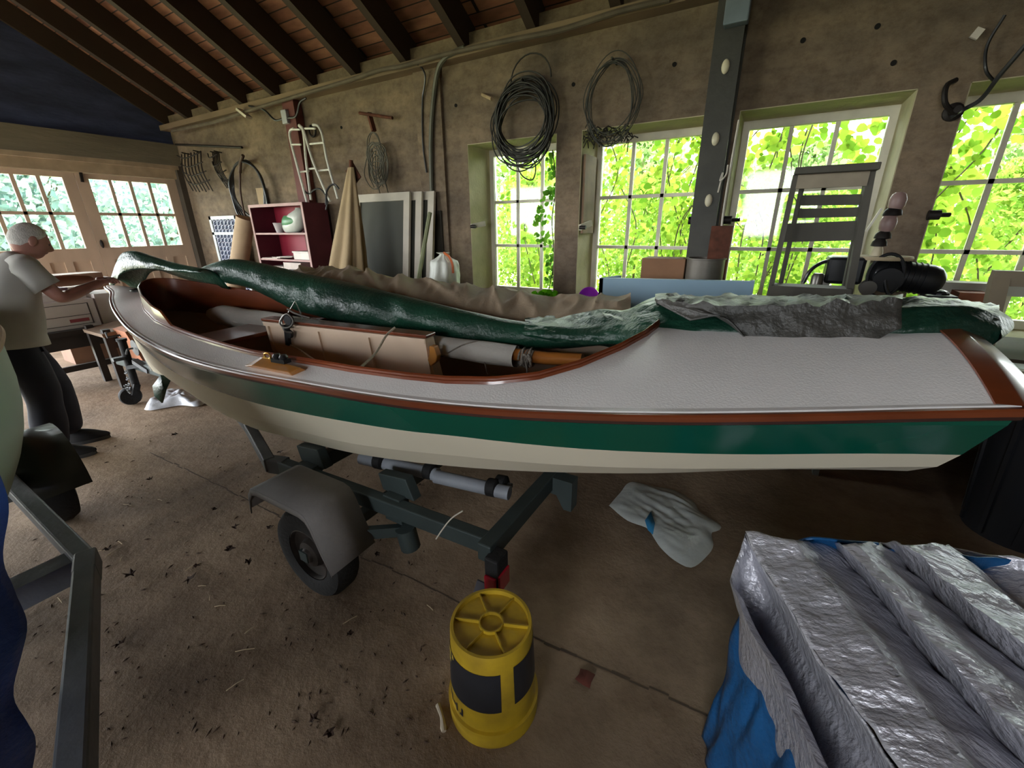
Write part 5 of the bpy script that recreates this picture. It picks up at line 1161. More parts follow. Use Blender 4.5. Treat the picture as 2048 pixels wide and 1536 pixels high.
# ivy growing inside by the leftmost window
def leafblade(m, c, r, nrm, ang, pts=6, lob=.0):
    nrm = nrm.normalized(); a = V((0, 0, 1)) if abs(nrm.z) < .9 else V((1, 0, 0)); u = nrm.cross(a).normalized(); w = nrm.cross(u); ca, sa = math.cos(ang), math.sin(ang)
    shp = [(0, -.9), (.55, -.75), (.8, -.2), (.6, .45), (0, 1.15), (-.6, .45), (-.8, -.2), (-.55, -.75)]
    P = []
    for x, y in shp:
        X, Y = x*ca-y*sa, x*sa+y*ca; P.append(c+u*(X*r)+w*(Y*r)+nrm*(.18*r*abs(x)))
    m.add(P, [tuple(range(8))])
M_ivy = leafmat('ivy_leaf', '#79ad3c', '#3f7a22', .5); M_ivyb = leafmat('bright_ivy_leaf', '#7ecb2a', '#4f9a1e', .5)
iv = MB(); R_ = random.Random(21)
for k in range(120):
    t = R_.random(); px = 1100+14*math.sin(t*9)-10*t+R_.uniform(-14, 12); py = 305+265*t; c = wp(px, py, y=R_.uniform(4.1, 4.3))
    if c.x > -1.905: c.x = -1.905-.03*R_.random()
    leafblade(iv, c, R_.uniform(.018, .034), V((R_.uniform(-.5, .5), -1, R_.uniform(-.4, .6))), R_.uniform(0, 6.28))
ivt = thing('ivy_vine', (-1.9, 4.1, .86), 'dark green ivy vine hanging down the right side of the leftmost window', 'vine')
obj('leaves', iv, M_ivy, ivt, smooth=False)
obj('stem', MB().tube([V((min(q_.x, -1.89), q_.y, max(q_.z, .83))) for q_ in poly_pts([wp(1105, 300, y=4.12), wp(1112, 370, y=4.14), wp(1104, 440, y=4.12), wp(1108, 520, y=4.12), wp(1096, 590, y=4.1)], 30)], .005, 5), mat('dark_twigs', '#2f2b22'), ivt)
iv = MB()
for k in range(46): leafblade(iv, wp(R_.uniform(1066, 1112), R_.uniform(583, 603), y=R_.uniform(3.7, 3.85)), R_.uniform(.02, .038), V((R_.uniform(-.5, .5), -1, R_.uniform(.2, 1.2))), R_.uniform(0, 6.28))
sg_ = thing('ivy_sprig', wp(1090, 606, y=3.78), 'bright green ivy sprig on the sill below the leftmost window', 'plant')
obj('leaves', iv, M_ivyb, sg_, smooth=False); obj('stem', MB().tube(poly_pts([wp(1066, 606, y=3.8), wp(1085, 596, y=3.78), wp(1110, 588, y=3.8)], 10).copy() if False else poly_pts([wp(1066, 606, y=3.8), wp(1085, 596, y=3.78), wp(1110, 588, y=3.8)], 10), .004, 5), mat('dark_twigs', '#2f2b22'), sg_)

# ================================================================ WORKBENCH UNDER THE WINDOWS
BZ = .835
M_bench = mat('grimy_bench_wood', '#4f4336', rough=.85, var=.25, scale=5, stretch=(.3, 1, 1))
bn = thing('workbench', (.5, 3.65, 0), 'long grimy wooden workbench running under the windows', 'workbench')
obj('bench_top', MB().bb((-2.75, 3.32, BZ-.06), (3.3, 3.99, BZ)), M_bench, bn, smooth=False)
obj('apron', MB().bb((-2.7, 3.36, BZ-.20), (3.25, 3.40, BZ-.06)), M_bench, bn, smooth=False)
for x in (-2.6, -1.0, .6, 2.2, 3.15):
    for y in (3.42, 3.9): obj('leg', MB().bb((x-.05, y-.05, 0), (x+.05, y+.05, BZ-.06)), M_bench, bn, smooth=False)
# white bag of rubbish
c = wp(888, 575, y=3.5); c.z = BZ; wbg = thing('rubbish_bag', c, 'white plastic bag with an orange tie standing on bench left of windows', 'bag')
top = wp(884, 505, y=3.5).z-BZ
m = MB()
def wb_(a, b):
    th = 2*PI*a; r = .165*(math.sin(PI*min(1, .14+b*.76))**.5) if b < .86 else .165*(.62-.45*min(1, (b-.86)/.10)+.25*max(0, (b-.96)/.04))
    r *= 1+.07*math.cos(9*th+2*b)*b+.16*nz((math.cos(th)*1.6, math.sin(th)*1.6, b*2.4), 1)+.05*nz((math.cos(th)*5, math.sin(th)*5, b*7), 1)
    return c+V((r*math.cos(th)*1.02+.02*b, r*.8*math.sin(th), top*b))
m.grid(wb_, 72, 30); obj('sack', m, mat('white_bin_bag', '#cfd2c8', rough=.45, var=.06, bump=.3, bscale=18), wbg, sharp=80)
m = MB().tube(poly_pts([c+V((.05, -.03, top)), c+V((.12, -.04, top*.93)), c+V((.165, -.05, top*.78)), c+V((.175, -.06, top*.6))], 12), [.012]*13, 6); obj('tie', m, mat('orange_tape', '#c2602a', rough=.5), wbg)
# purple scoop
c = wp(1176, 596, y=3.45); zc_ = c.z; so = thing('purple_scoop', (c.x, 3.45, BZ), 'bright purple plastic scoop on the bench beside the blue foam slab', 'scoop')
sax = V((.25, -1, .55)).normalized()
m = MB().lathe([(.012, -.075), (.05, -.06), (.075, -.02), (.085, .03), (.080, .03), (.07, -.015), (.045, -.05), (0, -.062)], V((c.x, 3.47, zc_)), 28, sax, capt=False); obj('bowl', m, mat('purple_plastic', '#b03ccf', rough=.35), so, sharp=60)
m = MB().tube(poly_pts([V((c.x, 3.50, zc_-.05)), V((c.x-.02, 3.53, zc_-.08)), V((c.x-.02, 3.55, BZ+.012))], 8), .016, 10); obj('handle', m, mat('purple_plastic', '#b03ccf'), so)
m = MB().lathe([(.02, 0), (.022, .05), (.015, .07), (.0, .07)], (c.x+.12, 3.55, BZ), 14);  tag(obj('small_bottle', m, mat('blue_bottle_cap', '#2e3f8a', rough=.4), smooth=False), 'small blue bottle between the purple scoop and the blue foam slab', 'bottle')
# blue foam slab
z1 = wp(1300, 558, y=3.2).z
m = MB(); a, b = wp(1199, 556, y=3.2), wp(1505, 563, y=3.2)
m.prism([(a.x, 3.2, .80), (b.x, 3.2, .80), (b.x, 3.2, b.z), (a.x, 3.2, a.z)], (0, .05, 0)); m.prism([(a.x, 3.2, .80), (a.x, 3.2, a.z), (a.x+.10, 3.33, a.z+.012), (a.x+.10, 3.33, .8)], (.03, .0, 0)); m.prism([(b.x-.012, 3.19, .80), (b.x+.012, 3.19, .80), (b.x+.012, 3.19, b.z+.004), (b.x-.012, 3.19, b.z+.004)], (0, .07, 0))
fo = tag(obj('foam_slab', m, mat('blue_foam', '#84a0b2', rough=.7, var=.04, scale=3), smooth=False), 'long pale blue foam slab standing on edge before the bench', 'slab'); 
m = MB().bb((-1.15, 3.12, 0), (.05, 3.30, .80)); tag(obj('low_crate', m, M_bench, smooth=False), 'dark wooden crate below the pale blue foam slab', 'crate')
# brown cardboard box and old rusty drum on the bench
a, b = wp(1284, 516, y=3.62), wp(1372, 514, y=3.62); m = MB().bb((a.x, 3.62, BZ), (b.x, 3.86, a.z)); tag(obj('cardboard_box', m, mat('brown_cardboard', '#8a6448', rough=.85, var=.1), smooth=False, bevel=.004), 'brown cardboard box on the bench left of the rusty drum', 'box')
a = wp(1412, 516, y=3.64); m = MB().lathe([(.135, 0), (.135, a.z-BZ-.012), (.142, a.z-BZ-.01), (.142, a.z-BZ), (.125, a.z-BZ), (.125, .02)], (a.x, 3.66, BZ), 32, capt=False); tag(obj('metal_drum', m, mat('grey_zinc_drum', '#6b655c', rough=.5, metal=.4, var=.2, scale=5)), 'grey metal drum on the bench before the steel post', 'drum')
m = MB().bb((-.585, 3.70, BZ), (-.36, 3.79, 1.36)); 
a, b = wp(1424, 452, y=3.72), wp(1466, 455, y=3.72); m = MB().bb((a.x, 3.70, BZ), (b.x, 3.79, a.z)); tag(obj('rusty_plate', m, mat('rusty_iron', '#5e3626'), smooth=False), 'rusty upright metal plate standing right of the steel post', 'plate')
m = MB().bb((-.60, 3.785, BZ), (-.37, 3.798, 1.30)); tag(obj('rust_collar', m, mat('rusty_iron', '#5e3626'), smooth=False), 'rusty sheet collar around the lower steel post', 'collar')
# wooden stepladder
M_lad = mat('weathered_grey_wood', '#4d4a42', rough=.8, var=.25, scale=5, stretch=(1, 1, .25), bump=.15)
ld = thing('stepladder', (.22, 3.1, 0), 'old weathered wooden stepladder standing before the third window', 'stepladder')
def lp(px, py, y=3.1): return wp(px, py, y=y)
tl0, tl1 = lp(1592, 350), lp(1742, 342)
def down(p, q, y0=None):
    d = (q-p); t = -(p.z)/d.z; e = p+d*t; return e
lb0 = lp(1536, 600); lb1 = lp(1694, 600)
obj('rail', MB().beam(tl0, down(tl0, lb0), .028, .06, up=(0, 1, 0)), M_lad, ld, smooth=False); obj('rail', MB().beam(tl1, down(tl1, lb1), .034, .07, up=(0, 1, 0)), M_lad, ld, smooth=False)
r0, r1 = wp(1600, 392, y=3.22), wp(1727, 386, y=3.22); e0_, e1_ = wp(1566, 545, y=3.235), wp(1694, 548, y=3.235)
obj('rear_rail', MB().beam(r0+V((0, -.03, .05)), down(r0, e0_), .025, .045, up=(0, 1, 0)), M_lad, ld, smooth=False); obj('rear_rail', MB().beam(r1+V((0, -.03, .05)), down(r1, e1_), .03, .05, up=(0, 1, 0)), M_lad, ld, smooth=False)
a, b = lp(1590, 340), lp(1756, 330); m = MB().bb((a.x, 3.00, a.z-.03), (b.x, 3.25, a.z+.005)); obj('top_step', m, M_lad, ld, smooth=False, bevel=.004)
m = MB().bb((a.x+.02, 3.06, a.z-.10), (b.x-.03, 3.085, a.z-.03)); obj('apron', m, mat('pale_worn_wood', '#8f8472', rough=.8, var=.2), ld, smooth=False)
for (x0_, y0_, x1_, y1_, hh) in ((1601, 401, 1728, 399, .027), (1597, 427, 1722, 424, .025), (1570, 466, 1714, 461, .052)):
    a, b = wp(x0_, y0_, y=3.16), wp(x1_, y1_, y=3.16); obj('slat', MB().beam(a, b, .03, hh*2), M_lad, ld, smooth=False)
a, b = lp(1542, 578), lp(1696, 576); obj('tread', MB().bb((a.x, 3.02, a.z-.035), (b.x+.01, 3.18, a.z+.03)), M_lad, ld, smooth=False)
zz_ = a.z
for k in (1, 2, 3): 
    z = zz_-.29*k; t = (tl0.z-z)/(tl0.z-0); pa = tl0+(down(tl0, lb0)-tl0)*t; pb = tl1+(down(tl1, lb1)-tl1)*t
    obj('tread', MB().bb((pa.x, pa.y-.07, z-.015), (pb.x, pb.y+.07, z+.015)), M_lad, ld, smooth=False)
# electric motor and machine on the bench
mo = thing('bench_machine', (.55, 3.6, BZ), 'black motor driven machine with belts and hoses on bench behind stepladder', 'machine')
M_mac = mat('oily_black_iron', '#1d1e20', rough=.45, var=.3, scale=8, metal=.4, coat=.2)
a, b = wp(1648, 545, y=3.6), wp(1838, 556, y=3.6); zc2 = (a.z+b.z)/2
obj('motor_body', MB().lathe([(.0, 0), (.06, 0), (.085, .02), (.09, .05), (.09, .30), (.08, .34), (.05, .37), (.0, .38)], (wp(1738, 540, y=3.6).x, 3.6, zc2+.02), 26, (1, 0, -.12)), M_mac, mo)
obj('gearbox', MB().box((wp(1685, 545, y=3.6).x, 3.6, zc2+.03), (.20, .2, .17)), M_mac, mo, smooth=False, bevel=.02); obj('base', MB().box((wp(1690, 590, y=3.6).x, 3.6, BZ+.08), (.34, .24, .16)), M_mac, mo, smooth=False, bevel=.02)
for k in range(8): obj('cooling_fin', MB().lathe([(.088, 0), (.096, .002), (.096, .006), (.088, .008)], V((wp(1738, 540, y=3.6).x+.07+.027*k, 3.6, zc2+.02-.12*(.07+.027*k))), 26, (1, 0, -.12), capb=False, capt=False), M_mac, mo)
obj('pulley', MB().lathe([(.02, -.02), (.075, -.02), (.06, 0), (.075, .02), (.02, .02)], wp(1775, 560, y=3.5), 28, (0, 1, .1)), M_mac, mo)
obj('pulley', MB().lathe([(.02, -.02), (.045, -.02), (.035, 0), (.045, .02), (.02, .02)], wp(1735, 575, y=3.48), 22, (0, 1, .1)), M_steel, mo)
bl3 = MB(); 
bl3.tube([wp(1772, 545, y=3.49)+V((.085*math.cos(t), 0, .13*math.sin(t)-.02)) for t in [k*PI/14 for k in range(28)]], .010, 7, close=True)
obj('drive_belt', bl3, M_rub, mo)
obj('hose', MB().tube(poly_pts([wp(1606, 566, y=3.55), wp(1622, 540, y=3.55), wp(1645, 525, y=3.58), wp(1672, 520, y=3.6)], 24), .012, 8), M_black, mo)
obj('hose', MB().tube(poly_pts([wp(1846, 560, y=3.6), wp(1850, 580, y=3.58), wp(1835, 605, y=3.55), wp(1815, 615, y=3.55)], 20), .009, 8), M_black, mo)
obj('hose', MB().tube(poly_pts([wp(1770, 545, y=3.5), wp(1772, 575, y=3.48), wp(1782, 600, y=3.48)], 14), .011, 8), M_black, mo)
obj('cylinder', MB().lathe([(.0, 0), (.035, 0), (.035, .07), (.025, .09), (.0, .09)], wp(1633, 565, y=3.5)-V((0, 0, .03)), 16), M_steel, mo)
obj('end_handle', MB().tube([wp(1815, 545, y=3.6), wp(1850, 530, y=3.6)], .008, 6).tube([wp(1820, 530, y=3.6), wp(1844, 548, y=3.6)], .008, 6), M_mac, mo)
obj('stand_leg', MB().bb((wp(1640, 560, y=3.6).x, 3.52, BZ), (wp(1640, 560, y=3.6).x+.05, 3.57, zc2)), M_steel, mo, smooth=False)
# wooden disc with ceramic stack standing on the machine
a, b = wp(1724, 511, y=3.62), wp(1806, 519, y=3.62); cdx = (a+b)/2; dsk = thing('round_board', (cdx.x, 3.62, cdx.z-.02), 'round pale wooden board resting on top of the black machine', 'board')
obj('disc', MB().lathe([(.15, 0), (.155, .01), (.15, .022), (0, .022)], (cdx.x, 3.62, cdx.z-.012), 32), mat('pale_wood_disc', '#a8977a', rough=.7), dsk)
ca = wp(1752, 510, y=3.62); cs_ = thing('insulator_stack', (ca.x, 3.62, cdx.z+.01), 'stacked dark and pink porcelain insulator standing on the round board', 'insulator')
zb_ = cdx.z+.01
obj('base', MB().lathe([(.035, 0), (.03, .03), (.022, .06)], (ca.x, 3.62, zb_), 18), mat('cream_metal', '#b9ad92', rough=.5), cs_)
for k, (z, r, mt) in enumerate(((.055, .042, M_iron), (.10, .045, M_iron), (.145, .042, None), (.235, .05, M_iron), (.27, .042, None))):
    obj('shed', MB().lathe([(.02, 0), (r, .005), (r*.9, .03), (r*.55, .05), (.02, .055)] if mt else [(.03, 0), (r, .02), (r*1.05, .06), (r*.8, .09), (.02, .10)], (ca.x+.008*k, 3.62, zb_+z), 20), mt or mat('dusty_pink_porcelain', '#9a7f7a', rough=.45), cs_)
m = MB().beam(wp(1763, 417, y=3.55), wp(1732, 463, y=3.55), .02, .012); tag(obj('paddle', m, M_sash, smooth=False), 'thin pale stick leaning against the porcelain insulator stack', 'stick')
# sill board, red box, dark things under rightmost window
a, b = wp(1858, 561, y=3.93), wp(2048, 566, y=3.93); m = MB().bb((a.x, 3.86, a.z-.07), (b.x+1.2, 3.99, a.z)); tag(obj('sill_board', m, mat('white_flaky_board', '#c4c2b4', rough=.7, var=.1), smooth=False), 'white flaky board lying along the sill of the rightmost window', 'board')
a, b = wp(1920, 585, y=3.7), wp(1984, 585, y=3.7); m = MB().bb((a.x, 3.7, BZ), (b.x, 3.85, a.z)); tag(obj('brick', m, mat('red_brick', '#93593f', rough=.85), smooth=False), 'reddish brick block under the sill board on the bench', 'brick')
a, b = wp(1850, 588, y=3.66), wp(1915, 580, y=3.66); m = MB().bb((a.x, 3.6, BZ), (b.x, 3.78, a.z)).ell(((a.x+b.x)/2, 3.68, a.z), (.05, .05, .03)); tag(obj('dark_box', m, M_mac, smooth=False, bevel=.006), 'small dark machine box on the bench left of the red brick', 'box')
M_dkw0 = mat('dark_stained_wood', '#2a2422', rough=.6, var=.25, scale=5)
# picture frame leaning behind the stern on the right, dark bins below
pf = thing('wooden_picture', (1.5, 2.95, .82), 'plain wooden framed glass panel leaning behind the stern at right', 'frame')
f0, f1 = wp(2000, 552, y=3.0), wp(1965, 700, y=2.9); d = (f1-f0).normalized(); x0 = f0.x
M_pf = mat('olive_brown_frame', '#6f6450', rough=.65, var=.15)
fb_ = f0+d*((f0.z-.85)/-d.z); 
def ff(s, t): return f0+(fb_-f0)*t+V((.95*s, 0, 0))
obj('stile', MB().beam(ff(0, 0), ff(0, 1), .06, .05, up=(0, 1, 0)), M_pf, pf, smooth=False); obj('stile', MB().beam(ff(1, 0), ff(1, 1), .06, .05, up=(0, 1, 0)), M_pf, pf, smooth=False)
obj('top_rail', MB().beam(ff(-.03, .02), ff(1.03, .02), .05, .07), M_pf, pf, smooth=False); obj('bottom_rail', MB().beam(ff(0, 1), ff(1, 1), .05, .07), M_pf, pf, smooth=False)
obj('glass_pane', MB().add([ff(0, 0), ff(1, 0), ff(1, 1), ff(0, 1)], [(0, 1, 2, 3)]), glassmat('dusty_pane', (.85, .88, .86)), pf, smooth=False)
cs2 = thing('storage_trunk', (1.8, 3.1, 0), 'dark storage trunk with pale grey lid under the leaning wooden frame', 'trunk')
obj('body', MB().bb((1.68, 2.92, 0), (2.7, 3.25, .78)), M_dkw0, cs2, smooth=False); obj('lid', MB().bb((1.0, 2.82, .78), (2.75, 3.3, .82)), mat('pale_grey_case', '#a5a7a2', rough=.6), cs2, smooth=False)
for i, (x, y, r, h, lb) in enumerate(((1.36, 2.92, .25, .72, 'black plastic rubbish bin below the stern of the sailboat'), (1.85, 2.35, .26, .66, 'black plastic bin at the far right edge beside the stern'))):
    bb_ = thing('rubbish_bin', (x, y, 0), lb, 'bin'); obj('body', MB().lathe([(r*.8, 0), (r, h), (r*.93, h), (r*.75, .02), (0, .02)], (x, y, 0), 28, capt=False), mat('black_bin_plastic', '#1d1e22', rough=.4, var=.1, coat=.2), bb_, sharp=50); obj('rim', MB().lathe([(r, 0), (r+.02, .005), (r+.02, .03), (r-.005, .03)], (x, y, h-.02), 28, capb=False, capt=False), mat('maroon_rim', '#4a2530', rough=.4), bb_)
    for k in range(10):
        a = 2*PI*k/10; obj('rib', MB().beam((x+(r*.80+.004)*math.cos(a), y+(r*.80+.004)*math.sin(a), .02), (x+(r+.004)*math.cos(a), y+(r+.004)*math.sin(a), h-.03), .02, .012, up=(math.cos(a), math.sin(a), 0)), mat('black_bin_plastic', '#1d1e22'), bb_, smooth=False)
# chest, boxes and table by the doors
M_dkw = mat('dark_stained_wood', '#2a2422', rough=.6, var=.25, scale=5)
tb = thing('side_table', (-6.55, 1.75, 0), 'dark wooden table near the glazed doors carrying white boxes', 'table')
obj('tabletop', MB().bb((-6.95, 1.0, .52), (-6.2, 2.45, .57)), M_dkw, tb, smooth=False)
for x in (-6.88, -6.27):
    for y in (1.08, 2.37): obj('leg', MB().bb((x-.04, y-.04, 0), (x+.04, y+.04, .52)), M_dkw, tb, smooth=False)
obj('apron', MB().bb((-6.25, 1.05, .38), (-6.22, 2.4, .52)).bb((-6.25, 1.05, .14), (-6.22, 2.4, .20)), M_dkw, tb, smooth=False)
M_bx = mat('white_box_card', '#cfc4bf', rough=.7, var=.05); M_ln = mat('dark_print', '#47403e')
def printed(name, x0, y0, z0, x1, y1, z1, lb, marks):
    t = thing(name, ((x0+x1)/2, (y0+y1)/2, z0), lb, 'box'); obj('carton', MB().bb((x0, y0, z0), (x1, y1, z1)), M_bx, t, smooth=False, bevel=.004)
    if marks:
        m = MB(); w = y1-y0; h = z1-z0; X = x1+.002
        for (a, b, c, d) in ((.08, .12, .9, .14), (.08, .86, .9, .88), (.08, .12, .10, .88), (.88, .12, .90, .88), (.08, .45, .9, .47)): m.bb((x1, y0+w*a, z0+h*b), (X, y0+w*c, z0+h*d))
        obj('printed_border', m, M_ln, t, smooth=False)
        m = MB().bb((x1, y0+w*.55, z0+h*.22), (X, y0+w*.84, z0+h*.34)); obj('red_print', m, mat('red_print', '#9a4a50'), t, smooth=False)
printed('white_carton', -6.75, 1.18, .57, -6.30, 1.72, .86, 'white carton with black border lines on the dark table', True)
printed('white_carton', -6.75, 1.74, .57, -6.32, 2.15, .90, 'plain white carton on the dark table below the bow', False)
printed('white_carton', -6.85, 1.2, .86, -6.4, 1.7, .93, 'flat pale carton lying on the bordered white carton', False)
for k in range(7):
    y = 1.22+.085*k; tag(obj('book', MB().box((-6.6, y, .965+.0*k), (.20, .075, .03), rot_z(.1*math.sin(k*2))), mat(['book_white', 'book_plum', 'book_cream'][k % 3], ['#d5d0cc', '#6d5058', '#c2b3a6'][k % 3], rough=.7), smooth=False), 'thin pale or plum booklet in the row on the flat carton', 'book', 'booklets on the cartons')
m = MB().box((-7.4, 1.9, 1.03), (.3, .5, .06)).bb((-7.6, 1.6, 0), (-7.2, 2.2, 1.0)); tag(obj('side_cabinet', m, mat('brown_cabinet', '#7c5a45', rough=.6), smooth=False), 'brown wooden cabinet before the glazed doors beyond the person', 'cabinet')
ch_ = thing('dark_bench', (-5.9, 1.2, 0), 'low dark wooden rack standing before the white cartons', 'rack')
obj('top_board', MB().box((-5.85, 1.95, .62), (.5, .9, .035), Matrix.Rotation(.12, 3, 'X')), mat('tan_top_board', '#7f6a58', rough=.6), ch_, smooth=False)
for (x, y) in ((-5.65, 1.55), (-6.08, 1.55), (-5.65, 2.35), (-6.08, 2.35)): obj('leg', MB().bb((x-.03, y-.03, 0), (x+.03, y+.03, .62)), M_dkw, ch_, smooth=False)
for z in (.25, .45): obj('slat', MB().bb((-5.68, 1.55, z-.03), (-5.64, 2.35, z+.03)), M_dkw, ch_, smooth=False)
m = MB().prism([wp(250, 664, x=-5.35), wp(268, 658, x=-5.35), wp(325, 735, x=-5.35), wp(300, 745, x=-5.35)], (-.3, 0, 0)); tag(obj('orange_board', m, mat('terracotta_board', '#b77a5c', rough=.7), smooth=False), 'terracotta coloured board leaning behind the jockey wheel post', 'board')

# ================================================================ THE PERSON AT THE BOW
def skin(verts, edges, radii, subd=2, root=0):
    me = bpy.data.meshes.new('tmp_skin'); me.from_pydata([tuple(v) for v in verts], edges, [])
    o = bpy.data.objects.new('tmp_skin', me); C.objects.link(o)
    s = o.modifiers.new('skin', 'SKIN'); s.use_smooth_shade = True; s.branch_smoothing = .6
    for i, r in enumerate(radii):
        sv = me.skin_vertices[0].data[i]; sv.radius = (r, r) if not isinstance(r, tuple) else r; sv.use_root = (i == root)
    q = o.modifiers.new('sub', 'SUBSURF'); q.levels = subd; q.render_levels = subd
    dg_ = bpy.context.evaluated_depsgraph_get(); dg_.update(); ev = o.evaluated_get(dg_); m2 = ev.to_mesh()
    vs = [V(v.co) for v in m2.vertices]; fs = [tuple(p.vertices) for p in m2.polygons]
    ev.to_mesh_clear(); bpy.data.objects.remove(o); bpy.data.meshes.remove(me)
    return vs, fs
M_skin = mat('weathered_skin', '#a8776a', rough=.55, var=.08, scale=6)
M_hair = mat('white_hair', '#c9c4c0', rough=.85, var=.12, scale=40, bump=.4, bscale=120)
M_shirt = mat('grey_tee_shirt', '#a9a6a0', rough=.85, var=.08, scale=4)
M_trou = mat('navy_trousers', '#1b1e2e', rough=.8, var=.15, scale=6)
M_shoe = mat('black_shoe', '#1a1a20', rough=.6, var=.1); M_sole = mat('dark_sole', '#4a4a4c', rough=.8)
ps = thing('person', (-4.3, .82, 0), 'person in grey shirt and navy trousers leaning forward with both hands on the bow', 'person')
Fw = V((-.12, .99, 0)).normalized(); Rt = V((.99, .12, 0)).normalized()
pel, sp1, chs, nkb = V((-4.35, .69, .92)), V((-4.35, .72, 1.07)), V((-4.345, .79, 1.24)), V((-4.34, .87, 1.36))
nkt = V((-4.335, .93, 1.425)); hd = V((-4.335, .965, 1.475))
shR, shL = nkb+Rt*.165+V((0, -.02, -.05)), nkb-Rt*.165+V((0, .0, -.05))
elR, wrR, haR = V((-4.13, .97, 1.115)), V((-4.36, 1.265, 1.185)), V((-4.42, 1.345, 1.19))
elL, wrL, haL = V((-4.56, 1.06, 1.20)), V((-4.53, 1.29, 1.195)), V((-4.53, 1.37, 1.19))
hpL, knL, anL = V((-4.43, .71, .88)), V((-4.41, .83, .48)), V((-4.42, .80, .09))
hpR, knR, anR = V((-4.25, .69, .88)), V((-4.23, .73, .48)), V((-4.19, .655, .09))
vs_ = [pel, sp1, chs, nkb, nkt, hd, shR, shR*.45+elR*.55, elR, elR*.6+wrR*.4, wrR, shL, shL*.45+elL*.55, elL, elL*.6+wrL*.4, wrL, hpL, knL, anL, hpR, knR, anR]
ed_ = [(0, 1), (1, 2), (2, 3), (3, 4), (4, 5), (3, 6), (6, 7), (7, 8), (8, 9), (9, 10), (3, 11), (11, 12), (12, 13), (13, 14), (14, 15), (0, 16), (16, 17), (17, 18), (0, 19), (19, 20), (20, 21)]
rd_ = [.10, .10, .105, .065, .052, .06, .055, .047, .042, .042, .028, .055, .047, .042, .042, .028, .075, .052, .04, .075, .052, .04]
bm_ = MB(); bm_.add(*skin(vs_, ed_, rd_))
# head: faces forward and tilts down
tilt = math.radians(22); hf = (Fw*math.cos(tilt)+V((0, 0, -math.sin(tilt)))).normalized(); hu = Rt.cross(hf).normalized()
def headp(a, b, infl=0.0, hair=False):
    th = 2*PI*a; ph = PI*b; s = math.sin(ph); x = s*math.sin(th); y = s*math.cos(th); z = math.cos(ph)   # y forward, z up
    rx, ry, rz = .076, .098, .118
    fx, fy, fz = x*rx, y*ry, z*rz
    if z < 0: k = -z; fx *= 1-.28*k; fy = fy*(1-.12*k)+.012*k*max(0, y)   # jaw narrows, chin forward
    front = max(0, y)**2
    def g(cx, cz, wx, wz): return math.exp(-((x-cx)/wx)**2-((z-cz)/wz)**2)*front
    d = .030*g(0, -.17, .13, .17)+.012*g(0, .05, .10, .12)      # nose
    d += .008*g(0, .22, .5, .09)                                  # brow
    d -= .013*(g(.36, .06, .17, .12)+g(-.36, .06, .17, .12))     # eye sockets
    d += .007*g(0, -.44, .28, .07)-.006*g(0, -.36, .3, .035)-.005*g(0, -.53, .3, .035)+.010*g(0, -.78, .3, .16)  # lips, chin
    d += .006*(g(.55, -.18, .2, .16)+g(-.55, -.18, .2, .16))     # cheeks
    fy += d; r = 1+infl
    return hd+V((0, 0, .012))+Rt*(fx*r)+hf*(fy*r)+hu*(fz*r)
bm_.grid(lambda a, b: headp(a, b), 48, 36)
for s in (1, -1):   # ears
    e0 = hd+Rt*(s*.076)+hf*-.008+hu*.0+V((0, 0, .012)); 
    bm_.ell(e0, (.010, .022, .034), Matrix((Rt*1, hf, hu)).transposed(), 12, 8)
# hands: palm plus five separately curved fingers
def hand(wr, hc, s):
    d = (hc-wr).normalized(); up = V((0, 0, 1)); sd = d.cross(up).normalized(); un = sd.cross(d)
    pal = [wr, wr+d*.035, wr+d*.075]
    bm_.add(*skin(pal, [(0, 1), (1, 2)], [(.026, .02), (.040, .018), (.042, .016)]))
    for k, (off, L_, cv) in enumerate(((-.033, .062, .9), (-.011, .075, .8), (.011, .080, .75), (.033, .072, .85))):
        b = wr+d*.07+sd*off; dd = (d+sd*off*4).normalized(); p1 = b+dd*L_*.42+un*.006; p2 = p1+(dd*math.cos(cv)-un*math.sin(cv))*L_*.36; p3 = p2+(dd*math.cos(cv*1.5)-un*math.sin(cv*1.5))*L_*.28
        bm_.add(*skin([b-dd*.015, b, p1, p2, p3], [(0, 1), (1, 2), (2, 3), (3, 4)], [.010, .0105, .0095, .0088, .0075]))
    b = wr+d*.028+sd*(-s*.03)-un*.004; t1 = b+(d*.5+sd*(-s*.75)-un*.2).normalized()*.034; t2 = t1+(d*.85+sd*(-s*.3)-un*.35).normalized()*.030; t3 = t2+(d*.95-un*.3).normalized()*.022
    bm_.add(*skin([b-d*.01+sd*(s*.015), b, t1, t2, t3], [(0, 1), (1, 2), (2, 3), (3, 4)], [.013, .0135, .0115, .010, .008]))
hand(wrR, haR, 1); hand(wrL, haL, -1)
obj('body', bm_, M_skin, ps, sharp=80)
hr = MB()
P = []; NA, NB_ = 48, 24; ok = {}
for i in range(NA+1):
    for j in range(NB_+1):
        a = i/NA; th = 2*PI*a; fr_ = math.cos(th); lim = (.235+.25*(1-fr_)**.8 if fr_ > 0 else .485+.14*min(1, -fr_*1.6))+.012*nz((a*40, 3, 1))
        b = lim*j/NB_; p = headp(a, b, (.045+.015*nz((a*14, b*9, 2)))*min(1, (NB_-j)/5+.15)); P.append(p)
hr.add(P, [(i*(NB_+1)+j, (i+1)*(NB_+1)+j, (i+1)*(NB_+1)+j+1, i*(NB_+1)+j+1) for i in range(NA) for j in range(NB_)])
obj('hair', hr, M_hair, ps, sharp=80)
ey = MB()
for s in (1, -1): ey.ell(hd+V((0, 0, .012))+Rt*(s*.029)+hf*.080+hu*.006, (.012, .012, .009), None, 10, 8)
obj('eyes', ey, mat('dark_eye', '#2a2320', rough=.2), ps)
